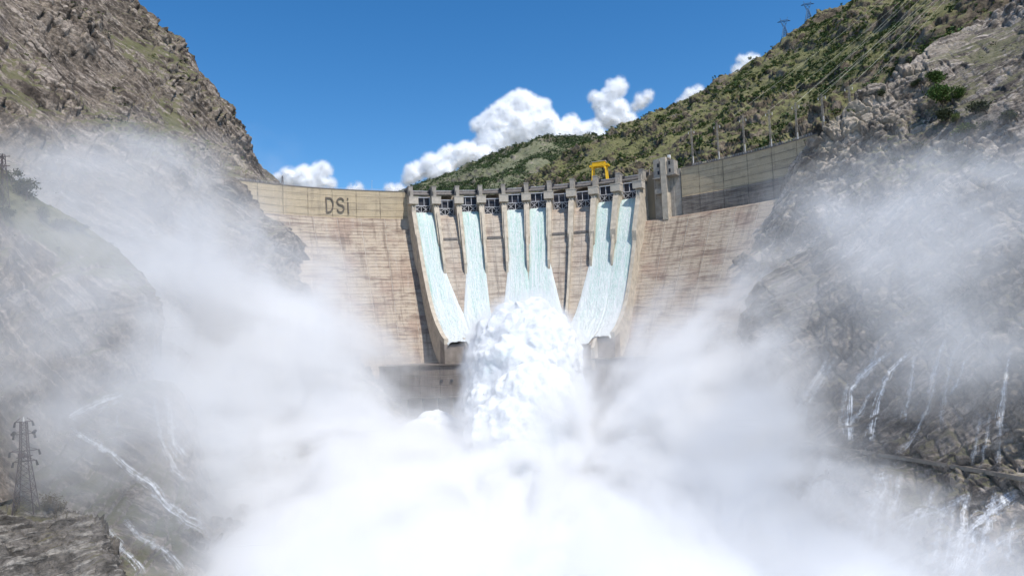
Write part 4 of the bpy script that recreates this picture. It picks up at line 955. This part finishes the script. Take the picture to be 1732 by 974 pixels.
# ------------------------------------------------------------------ trees, shrubs, bushes
def leaf_clump(rng, n, sz=.16, flat=.8):
    """n leaf quads spread through an uneven unit crown"""
    lob = [(rng.normal(size=3) * np.array([.42, .42, .28]) + np.array([0, 0, .72]), rng.uniform(.35, .6)) for _ in range(6)]
    V = []
    for k in range(n):
        c, r = lob[rng.randint(6)]; d = rng.normal(size=3); d /= np.linalg.norm(d); p = c + d * r * rng.uniform(.55, 1.05) * np.array([1, 1, flat])
        nrm = d + rng.normal(size=3) * .6; nrm /= np.linalg.norm(nrm); a = np.cross(nrm, rng.normal(size=3)); a /= np.linalg.norm(a); b = np.cross(nrm, a); s = sz * rng.uniform(.6, 1.4)
        V += [p - a * s, p - b * s * .7, p + a * s, p + b * s * .7]
    V = np.array(V); V[:, 2] = np.maximum(V[:, 2], -.1)
    return V, np.arange(len(V)).reshape(-1, 4)
rg = np.random.RandomState(11)
CL_HI = [leaf_clump(rg, 170, .13) for _ in range(4)]; CL_LO = [leaf_clump(rg, 42, .27) for _ in range(6)]; CL_XS = [leaf_clump(rg, 14, .42) for _ in range(5)]
def project(Q):
    M = np.array(cam.matrix_world.inverted()); q = Q @ M[:3, :3].T + M[:3, 3]; return np.stack([866 - 0 + q[:, 0] / -q[:, 2] * F_PX, 487 - q[:, 1] / -q[:, 2] * F_PX], 1)
def scatter(idx, n, rng, ok):
    name, V, Fq = SHEETS['all'][idx]; a, b, c, d = (V[Fq[:, k]] for k in range(4)); nr = np.cross(c - a, d - b); ar = np.linalg.norm(nr, axis=1) / 2
    ce = (a + b + c + d) / 4; px = project(ce); face = (nr / (2 * ar[:, None] + 1e-9) * (-ce / np.linalg.norm(ce, axis=1)[:, None])).sum(1)
    up = np.abs(nr[:, 2]) / (2 * ar + 1e-9)
    w = ar * ok(ce, px, up); w = np.where((px[:, 0] > -30) & (px[:, 0] < 1770) & (px[:, 1] > -40) & (px[:, 1] < 1010), w, 0); w /= w.sum()
    k = rng.choice(len(ce), n, p=w); r = rng.uniform(size=(n, 2)); return a[k] + (b[k] - a[k]) * r[:, :1] + (d[k] - a[k]) * r[:, 1:]
def merged(name, pts, rad, clumps, mats, rng):
    VV = []; FF = []; MI = []; n = 0
    for p, r in zip(pts, rad):
        V, Fq = clumps[rng.randint(len(clumps))]; t = rng.uniform(0, 6.28); c, s = math.cos(t), math.sin(t)
        V = V @ np.array([[c, -s, 0], [s, c, 0], [0, 0, 1]]).T * r * np.array([1, 1, rng.uniform(.75, 1.15)]) + p; VV.append(V); FF.append(Fq + n); n += len(V); MI.append(np.full(len(Fq), rng.randint(len(mats))))
    me = np_mesh(name, np.concatenate(VV), np.concatenate(FF), smooth=False); o = link(name, me, mats); me.polygons.foreach_set('material_index', np.concatenate(MI).astype(np.int32)); o['kind'] = 'stuff'; return o
def clump_mesh(name, cl, mat):
    me = np_mesh(name, cl[0], cl[1], smooth=False); me.materials.append(mat); return me
# (sheet order: 0 far hill, 1 right mountain, 2 left mountain, 3 dam-side slope, 4 near right spur, 5 tree spur, 6 lower left, 7 outcrop)
r1 = np.random.RandomState(21)
pts = scatter(1, 15000, r1, lambda ce, px, up: (px[:, 1] < 345) * np.clip(.22 + 2.4 * fbm(ce / 48, 3), .03, 1)); rad = np.clip(.85 + r1.exponential(.62, len(pts)), .8, 3.6)
app = rad / np.linalg.norm(pts, axis=1); order = np.argsort(-app); big_i, rest = order[:300], order[300:]
CLM = [clump_mesh('bush', CL_LO[i], (M_LEAF, M_LEAF2)[i % 2]) for i in range(6)]
for i in big_i:
    k = r1.randint(6); o = link('bush', CLM[k]); o.location = pts[i]; o.scale = [rad[i]] * 3; o.rotation_euler = (0, 0, r1.uniform(0, 6.28))
    tag(o, ('dark green' if k % 2 == 0 else 'olive green') + ' bush among many on the steep mountain behind the right wall', 'bush', 'larger ' + ('dark' if k % 2 == 0 else 'olive') + ' bushes on the right mountain')
merged('bush_cover', pts[rest], rad[rest], CL_LO, [M_LEAF, M_LEAF2], r1)
pts = scatter(0, 20000, r1, lambda ce, px, up: (px[:, 1] < 345) * np.clip(.4 + 1.5 * fbm(ce / 110, 3), .03, 1) * (((px[:, 0] - 912) / 24) ** 2 + ((px[:, 1] - 282) / 13) ** 2 > 1))
merged('far_wood', pts, r1.uniform(1.6, 3.6, len(pts)), CL_XS, [M_LEAF, leaf('grey_green_leaf', (.06, .085, .045), .3, .05)], r1)
# low scrub on the left crag and the right slope: each a thing
CLS = [clump_mesh('shrub', CL_LO[i], (M_LEAFD, M_LEAF2)[i % 2]) for i in range(6)]
def scrub(idx, n, lo, hi, ok, lab, grp):
    for p in scatter(idx, n, r1, ok):
        o = link('shrub', CLS[r1.randint(6)]); o.location = p; s = r1.uniform(lo, hi); o.scale = (s, s, s * r1.uniform(.6, .95)); o.rotation_euler = (0, 0, r1.uniform(0, 6.28)); tag(o, lab, 'shrub', grp)
scrub(2, 160, .8, 2.4, lambda ce, px, up: (px[:, 1] < 330) * up * np.clip(.2 + 1.6 * fbm(ce / 40, 3), .01, 1), 'small dull green shrub rooted on the rocky left mountainside', 'shrubs on the left mountain')
scrub(3, 70, .6, 1.6, lambda ce, px, up: (px[:, 1] < 420) * up * np.clip(.2 + 1.6 * fbm(ce / 30, 3), .01, 1), 'small dull green shrub on the rock slope right of the dam', 'shrubs on the right rock slope')
scrub(4, 35, .5, 1.2, lambda ce, px, up: (px[:, 1] < 420) * up, 'small dull green shrub on the near right spur', 'shrubs on the near right spur')
scrub(5, 20, .35, .9, lambda ce, px, up: (px[:, 1] < 560) * up, 'tiny shrub on the grassy spur at left', 'shrubs on the grassy left spur')

def tree(name, loc, H, Wd, mat, label, seed, leaves=900, trunk=.25, group=None, lsz=.05, lobes=9):
    rng = np.random.RandomState(seed); r = empty(name, loc, label, 'tree' if 'tree' in name else 'shrub', group); m = MB(); tips = []
    def grow(p, d, L, rad, lv):
        n = 4; pts = [p]; q = p.copy(); dd = d.copy()
        for k in range(n): dd = dd + rng.normal(size=3) * .12; dd /= np.linalg.norm(dd); q = q + dd * L / n; pts.append(q.copy())
        m.tube(pts, list(np.linspace(rad, rad * .6, n + 1)), 6 if lv < 2 else 4)
        if lv >= 3: tips.append(q); return
        tips.append(q)
        for _ in range(rng.randint(3, 5)):
            nd = dd + rng.normal(size=3) * .75; nd[2] = abs(nd[2]) * .7 + .15; nd /= np.linalg.norm(nd); st = pts[rng.randint(2, n + 1)]
            grow(st.copy(), nd, L * rng.uniform(.6, .8), rad * .55, lv + 1)
    grow(np.array([0, 0, -.3]), np.array([.05, 0, 1.]), H * .34, trunk, 0); m.build('trunk', M_BARK, r, True)
    T = np.array(tips); top = T[:, 2].max(); T = T * np.array([1, 1, 1]); V = []
    for k in range(leaves):
        p = T[rng.randint(len(T))] + rng.normal(size=3) * np.array([.075, .075, .05]) * Wd; d = rng.normal(size=3); d[2] += .4; d /= np.linalg.norm(d); a = np.cross(d, rng.normal(size=3)); a /= np.linalg.norm(a); b = np.cross(d, a); s = lsz * Wd * rng.uniform(.5, 1.3) * .5
        V += [p - a * s, p - b * s * .6, p + a * s, p + b * s * .6]
    V = np.array(V); o = link('crown', np_mesh('crown', V, np.arange(len(V)).reshape(-1, 4), smooth=False), mat, r)
    w_ = max(np.ptp(V[:, 0]), .1); h_ = V[:, 2].max(); r.scale = (Wd / w_, Wd / w_, H / h_); r.rotation_euler = (0, 0, rng.uniform(0, 6.28)); return r
def place(seed, px, py, fallback):
    h_, _ = hit(seed, px, py); return np.array(h_) if h_ is not None else P(px, py, fallback)
PXM = lambda p: p[1] / F_PX
for px, py, w, h, lab, sd in ((43, 340, 56, 44, 'largest round-crowned oak tree on the grassy left spur', 1), (66, 375, 30, 28, 'small oak tree just below the largest one on the left spur', 2), (98, 392, 28, 24, 'thin leafed small tree right of the two oaks on the left spur', 3), (116, 392, 30, 24, 'bushy small tree in the mist, fourth along the left spur', 4), (140, 396, 22, 18, 'hazy low tree rightmost in the row on the left spur', 5), (8, 372, 36, 26, 'low dark tree at the left picture edge below the pylon', 6), (22, 322, 44, 44, 'tall misty tree behind the largest oak at the left edge', 7)):
    p = place(1300., px, py, 222); k = PXM(p); tree('oak_tree', p, h * k, w * k, M_LEAFD, lab, sd, 1500, .22 * h * k / 8, None, .06)
c_ = [drop(1700., *P(94, 880, d_)[:2]) for d_ in np.arange(158, 174, .5)]; c_ = [c for c in c_ if c is not None]; p = max(c_, key=lambda c: c[2] / c[1]) if c_ else P(94, 880, 167.); k = PXM(p); tree('bare_tree', p, 38 * k, 46 * k, M_TWIG, 'small nearly leafless spreading tree beside the foreground pylon', 12, 900, .26, None, .06)
for sd, px, py, w, h, mt, lab, nm in ((500., 1594, 190, 48, 56, M_LEAFG, 'large bright green bushy tree on the ledge of the right rock slope', 'broadleaf_tree'), (500., 1584, 146, 40, 28, M_LEAFG, 'bright green bush just above the large bright tree', 'leafy_shrub'), (500., 1612, 176, 34, 30, M_LEAFG, 'bright green bush leaning on the right side of the large bright tree', 'leafy_shrub'), (500., 1604, 206, 40, 26, M_LEAFD, 'dark bush in the shade at the foot of the large bright tree', 'leafy_shrub'), (500., 1494, 168, 24, 22, M_LEAFD, 'round dark green bush on the pale rock left of the bright tree', 'leafy_shrub'), (500., 1550, 147, 22, 14, M_LEAFD, 'low dark bush on top of the pale rock face', 'leafy_shrub'), (500., 1670, 192, 44, 28, M_LEAFD, 'wide grey green bush on the upper right grassy slope', 'leafy_shrub'), (500., 1637, 228, 42, 24, M_LEAF2, 'broad olive bush on the grass below the bright tree', 'leafy_shrub'), (500., 1617, 208, 24, 20, M_LEAF2, 'small olive bush between bright tree and broad olive bush', 'leafy_shrub'), (500., 1668, 222, 30, 20, M_LEAFD, 'grey green bush right of the broad olive bush', 'leafy_shrub'), (500., 1722, 205, 36, 24, M_LEAFD, 'grey green bush near the right picture edge', 'leafy_shrub'), (500., 1552, 256, 30, 18, M_LEAFD, 'dusty green bush on pale rubble above the dark spur', 'leafy_shrub'), (500., 1524, 284, 34, 20, M_LEAFD, 'dusty green bush lowest on the rubble left of the dark spur', 'leafy_shrub'), (500., 1440, 196, 16, 16, M_LEAFG, 'small bright bush at the foot of the rightmost pole', 'leafy_shrub')):
    p = place(sd, px, py, 345); k = PXM(p); tree(nm, p, h * k, w * k, mt, lab, int(px), 1500, .2 * h * k / 8, None, .07)

# ------------------------------------------------------------------ soft edges: spray or vapour hanging round a body of water or cloud
def fuzz(name, ob, shell, dens, nsc, vox, col=(.985, .99, 1.), lo=.42, k=6.):
    co = np.array([v.co[:] for v in ob.data.vertices]); a, b = co.min(0) - shell, co.max(0) + shell
    g = bpy.data.node_groups.new('spray_shell', 'GeometryNodeTree'); g.interface.new_socket('Geometry', in_out='OUTPUT', socket_type='NodeSocketGeometry')
    nn = g.nodes; L = g.links.new; gi = nn.new('GeometryNodeObjectInfo'); gi.inputs['Object'].default_value = ob; go_ = nn.new('NodeGroupOutput')
    def mt(op, x, y, cl=False):
        n = nn.new('ShaderNodeMath'); n.operation = op; n.use_clamp = cl
        for i, v in enumerate((x, y)):
            if isinstance(v, (int, float)): n.inputs[i].default_value = v
            else: L(v, n.inputs[i])
        return n.outputs[0]
    pr = nn.new('GeometryNodeProximity'); pr.target_element = 'FACES'; L(gi.outputs['Geometry'], pr.inputs[0])
    nz = nn.new('ShaderNodeTexNoise'); nz.inputs['Scale'].default_value = nsc; nz.inputs['Detail'].default_value = 5; nz.inputs['Roughness'].default_value = .65
    po = nn.new('GeometryNodeInputPosition'); L(po.outputs[0], nz.inputs['Vector'])
    f = mt('SUBTRACT', 1., mt('DIVIDE', pr.outputs['Distance'], shell), True)
    f = mt('MULTIPLY', mt('MULTIPLY', f, f), mt('MULTIPLY', mt('SUBTRACT', nz.outputs[0], lo), k, True)); f = mt('MULTIPLY', f, dens)
    vc = nn.new('GeometryNodeVolumeCube'); L(f, vc.inputs['Density']); vc.inputs['Min'].default_value = tuple(a); vc.inputs['Max'].default_value = tuple(b)
    for i, K in enumerate('XYZ'): vc.inputs['Resolution ' + K].default_value = max(8, int((b[i] - a[i]) / vox))
    m = bpy.data.materials.new('spray_fringe'); m.use_nodes = True; t = m.node_tree; t.nodes.clear(); o = t.nodes.new('ShaderNodeOutputMaterial'); v = t.nodes.new('ShaderNodeVolumePrincipled')
    v.inputs['Color'].default_value = (*col, 1); v.inputs['Density'].default_value = 1.; t.links.new(v.outputs[0], o.inputs['Volume'])
    sm = nn.new('GeometryNodeSetMaterial'); sm.inputs['Material'].default_value = m; L(vc.outputs[0], sm.inputs[0])
    L(sm.outputs[0], go_.inputs[0]); me = bpy.data.meshes.new(name); me.materials.append(m); f_ = link(name, me); f_['kind'] = 'stuff'
    f_.modifiers.new('spray', 'NODES').node_group = g
fuzz('spray', pl_, 6., .20, 1 / 4, 1.0)
# drops and torn rags of water flung off the plume
rd = np.random.RandomState(5); co = np.array([v.co[:] for v in pl_.data.vertices]); nv = np.array([v.normal[:] for v in pl_.data.vertices])
k_ = rd.randint(0, len(co), 1500); q_ = co[k_] + nv[k_] * (rd.exponential(1.7, (len(k_), 1)) + .2) + rd.normal(size=(len(k_), 3)) * .5 - np.array([0, 0, 1]) * rd.exponential(1., (len(k_), 1)); V = []; Fs = []
for c in q_:
    r_ = min(.34, .10 + rd.exponential(.07)); e_ = rd.normal(size=(4, 3)); e_ /= np.linalg.norm(e_, axis=1)[:, None]; n_ = len(V); t_ = np.array([[1, 1, 1], [-1, -1, 1], [-1, 1, -1], [1, -1, -1]]) * .6 + e_ * .35
    V += list(c + t_ * r_ * np.array([1, 1, 1.8])); Fs += [(n_, n_ + 1, n_ + 2), (n_, n_ + 3, n_ + 1), (n_, n_ + 2, n_ + 3), (n_ + 1, n_ + 3, n_ + 2)]
link('spray_drops', np_mesh('spray_drops', V, Fs), M_FOAM)['kind'] = 'stuff'
# ------------------------------------------------------------------ clouds far behind (outside all the mist)
def cloud(name, lobes, d, label, seed, vox=None):
    sp = []; rr = random.Random(seed)
    for px, py, r in lobes:
        sp.append((P(px, py, d), (r * d / F_PX,) * 3))
        for _ in range(7):
            a = rr.uniform(0, 6.28); q = rr.uniform(.45, .95); s = rr.uniform(.3, .5); sp.append((P(px + r * q * math.cos(a), py + r * q * math.sin(a), d - r * d / F_PX * rr.uniform(-.2, .7)), (s * r * d / F_PX,) * 3))
    V, Nn, Ft = remesh_blob(name, sp, vox or 2.6 * d / F_PX, 2); k = d / F_PX
    h = 4 * bil(fbm(V / (24 * k), 4, .55)) + 3 * fbm(V / (10 * k) + 9, 4, .6); V = V + Nn * ((h - 7.5) * k)[:, None]
    o_ = link('cloud', np_mesh('cloud', V, Ft), M_CLOUD); tag(o_, label, 'cloud'); fuzz('vapour', o_, 11 * k, .10, 1 / (8 * k), 1.8 * k, lo=.41, k=6.)
cloud('c', [(880, 178, 26), (905, 195, 26), (855, 200, 30), (830, 215, 26), (840, 245, 36), (885, 225, 36), (920, 215, 28), (940, 235, 30), (965, 215, 18), (985, 225, 18), (900, 262, 30), (812, 250, 16), (1000, 232, 22)], 6000, 'biggest towering white cumulus cloud rising behind the far hill', 1)
cloud('c', [(1042, 150, 16), (1030, 165, 16), (1018, 178, 14), (1045, 185, 18), (1025, 198, 18), (1060, 205, 16), (1005, 165, 9)], 6200, 'tall puffy white cloud right of the biggest cumulus', 2)
cloud('c', [(1085, 172, 10), (1095, 165, 8), (1074, 182, 6)], 6300, 'small wispy white cloud puff at the right end of the cloud group', 3)
cloud('c', [(700, 292, 16), (730, 280, 20), (760, 268, 20), (790, 262, 22), (815, 268, 20), (745, 295, 24), (690, 305, 10)], 5800, 'low bank of white cloud along the far left hill ridge', 4)
cloud('c', [(490, 302, 16), (515, 298, 18), (540, 296, 18), (550, 285, 9), (470, 304, 10), (560, 310, 8), (525, 310, 22)], 5900, 'white cloud low over the left end of the dam crest', 5)
cloud('c', [(604, 320, 8), (596, 322, 6)], 6100, 'tiny white cloud top peeping over the middle of the left crest', 6, 1.6 * 6100 / F_PX)
cloud('c', [(663, 322, 10), (675, 320, 8)], 6150, 'tiny white cloud top peeping over the crest just left of the gates', 9, 1.6 * 6100 / F_PX)
cloud('c', [(1262, 108, 12), (1250, 118, 10), (1275, 104, 10), (1283, 112, 10)], 6400, 'upper of two small clouds peeping over the right mountain', 7)
cloud('c', [(1165, 162, 10), (1180, 155, 9), (1155, 172, 8)], 6400, 'lower of two small clouds peeping over the right mountain', 8)

# ------------------------------------------------------------------ mist: one drifting volume of spray
MIST_LO, MIST_HI, VOX = (-265., 70., -80.), (285., 455., 85.), 1.3
MIST_DRIFT = (-45., 80., -31.)
BLOBS = [  # px, py, depth, rx, ry, rz (m), density
 (860, 930, 230, 170, 120, 17, .13), (870, 810, 290, 60, 36, 14, .06),
 (540, 830, 290, 44, 50, 30, .15), (1180, 810, 290, 44, 50, 32, .16), (440, 660, 310, 36, 40, 36, .15), (1190, 690, 315, 34, 40, 24, .15),
 (370, 500, 320, 40, 40, 34, .065), (1245, 590, 310, 34, 36, 20, .06), (290, 690, 270, 40, 36, 36, .08), (520, 560, 380, 20, 20, 24, .03), (590, 605, 386, 32, 14, 22, .08),
 (1330, 490, 330, 46, 20, 16, .06), (1410, 430, 340, 40, 18, 16, .04), (1490, 450, 260, 46, 24, 12, .026), (1640, 370, 215, 46, 26, 15, .045), (1500, 580, 225, 55, 30, 34, .008), (1015, 745, 325, 30, 26, 24, .15), (990, 750, 310, 26, 14, 16, .14),
 (1290, 820, 250, 24, 26, 36, .06), (1700, 470, 170, 40, 24, 20, .018),
 (180, 400, 262, 55, 30, 40, .026), (100, 590, 175, 40, 20, 32, .034), (255, 560, 236, 18, 14, 28, .035), (220, 760, 200, 30, 24, 20, .020), (330, 900, 220, 34, 26, 26, .07), (560, 490, 400, 28, 18, 18, .006), (60, 800, 188, 34, 9, 16, .09), (180, 880, 176, 20, 7, 12, .03), (150, 240, 300, 60, 30, 45, .007), (150, 470, 200, 40, 14, 26, .014)]
def mist():
    g = bpy.data.node_groups.new('mist_volume', 'GeometryNodeTree'); g.interface.new_socket('Geometry', in_out='OUTPUT', socket_type='NodeSocketGeometry')
    nn = g.nodes; L = g.links.new
    def mth(op, a, b=None, c=None, cl=False):
        n = nn.new('ShaderNodeMath'); n.operation = op; n.use_clamp = cl
        for i, v in enumerate((a, b, c)):
            if v is None: continue
            if isinstance(v, (int, float)): n.inputs[i].default_value = v
            else: L(v, n.inputs[i])
        return n.outputs[0]
    def vm(op, a, b):
        n = nn.new('ShaderNodeVectorMath'); n.operation = op
        for i, v in enumerate((a, b)):
            if isinstance(v, (tuple, list)): n.inputs[i].default_value = v
            else: L(v, n.inputs[i])
        return n
    pos = nn.new('GeometryNodeInputPosition').outputs[0]
    def noise(vec, sc, det, ro, dist=0.):
        n = nn.new('ShaderNodeTexNoise'); L(vec, n.inputs['Vector']); n.inputs['Scale'].default_value = sc; n.inputs['Detail'].default_value = det; n.inputs['Roughness'].default_value = ro; n.inputs['Distortion'].default_value = dist; return n
    wn = noise(pos, 1 / 60, 2, .5); wv = vm('SCALE', vm('SUBTRACT', wn.outputs['Color'], (.5, .5, .5)).outputs[0], (0, 0, 0)); wv.inputs['Scale'].default_value = 70
    wp = vm('ADD', pos, wv.outputs[0]).outputs[0]
    tot = None
    for px, py, d, rx, ry, rz, a in BLOBS:
        c = P(px, py, d); q = vm('DIVIDE', vm('SUBTRACT', wp, tuple(c)).outputs[0], (rx, ry, rz)).outputs[0]
        r2 = vm('DOT_PRODUCT', q, q).outputs['Value']; e = mth('MULTIPLY', mth('EXPONENT', mth('MULTIPLY', r2, -1.3)), a); tot = e if tot is None else mth('ADD', tot, e)
    w0 = vm('SCALE', vm('SUBTRACT', wn.outputs['Color'], (.5, .5, .5)).outputs[0], (0, 0, 0)); w0.inputs['Scale'].default_value = 22; wp0 = vm('ADD', pos, w0.outputs[0]).outputs[0]
    wp = vm('ADD', wp, MIST_DRIFT).outputs[0]
    n1 = noise(wp, 1 / 26, 8, .72, .4).outputs[0]
    # wisps drawn out along the outward drift of the spray
    dv = vm('SUBTRACT', wp0, (10., 350., -85.)).outputs[0]; ln = nn.new('ShaderNodeVectorMath'); ln.operation = 'LENGTH'; L(dv, ln.inputs[0])
    nd = nn.new('ShaderNodeVectorMath'); nd.operation = 'NORMALIZE'; L(dv, nd.inputs[0])
    s1 = vm('SCALE', nd.outputs[0], (0, 0, 0)); s1.inputs['Scale'].default_value = 7.5
    s2 = nn.new('ShaderNodeVectorMath'); s2.operation = 'SCALE'; s2.inputs[0].default_value = (.5, .6, .6); L(mth('DIVIDE', ln.outputs['Value'], 75.), s2.inputs['Scale'])
    n2 = noise(vm('ADD', s1.outputs[0], s2.outputs[0]).outputs[0], 1., 6, .66, .3).outputs[0]
    nz = mth('ADD', mth('MULTIPLY', n1, .5), mth('MULTIPLY', n2, .5))
    md = mth('MAXIMUM', mth('MULTIPLY', mth('SUBTRACT', nz, .445), 13.), .14)
    dens = mth('SUBTRACT', mth('MULTIPLY', tot, md), .0006); dens = mth('MAXIMUM', dens, 0.)
    vc = nn.new('GeometryNodeVolumeCube'); L(dens, vc.inputs['Density']); vc.inputs['Background'].default_value = 0
    vc.inputs['Min'].default_value = MIST_LO; vc.inputs['Max'].default_value = MIST_HI
    for i, k in enumerate(('X', 'Y', 'Z')): vc.inputs['Resolution ' + k].default_value = int((MIST_HI[i] - MIST_LO[i]) / VOX)
    sm = nn.new('GeometryNodeSetMaterial'); L(vc.outputs[0], sm.inputs[0]); out = nn.new('NodeGroupOutput')
    m = bpy.data.materials.new('mist_spray'); m.use_nodes = True; t = m.node_tree; t.nodes.clear(); o = t.nodes.new('ShaderNodeOutputMaterial'); v = t.nodes.new('ShaderNodeVolumePrincipled')
    v.inputs['Color'].default_value = (.978, .976, .973, 1); v.inputs['Density'].default_value = 1.0; v.inputs['Anisotropy'].default_value = 0.0; t.links.new(v.outputs[0], o.inputs['Volume'])
    sm.inputs['Material'].default_value = m; L(sm.outputs[0], out.inputs[0])
    me = bpy.data.meshes.new('mist'); me.materials.append(m); ob = link('mist', me); ob['kind'] = 'stuff'
    md_ = ob.modifiers.new('volume', 'NODES'); md_.node_group = g
mist()
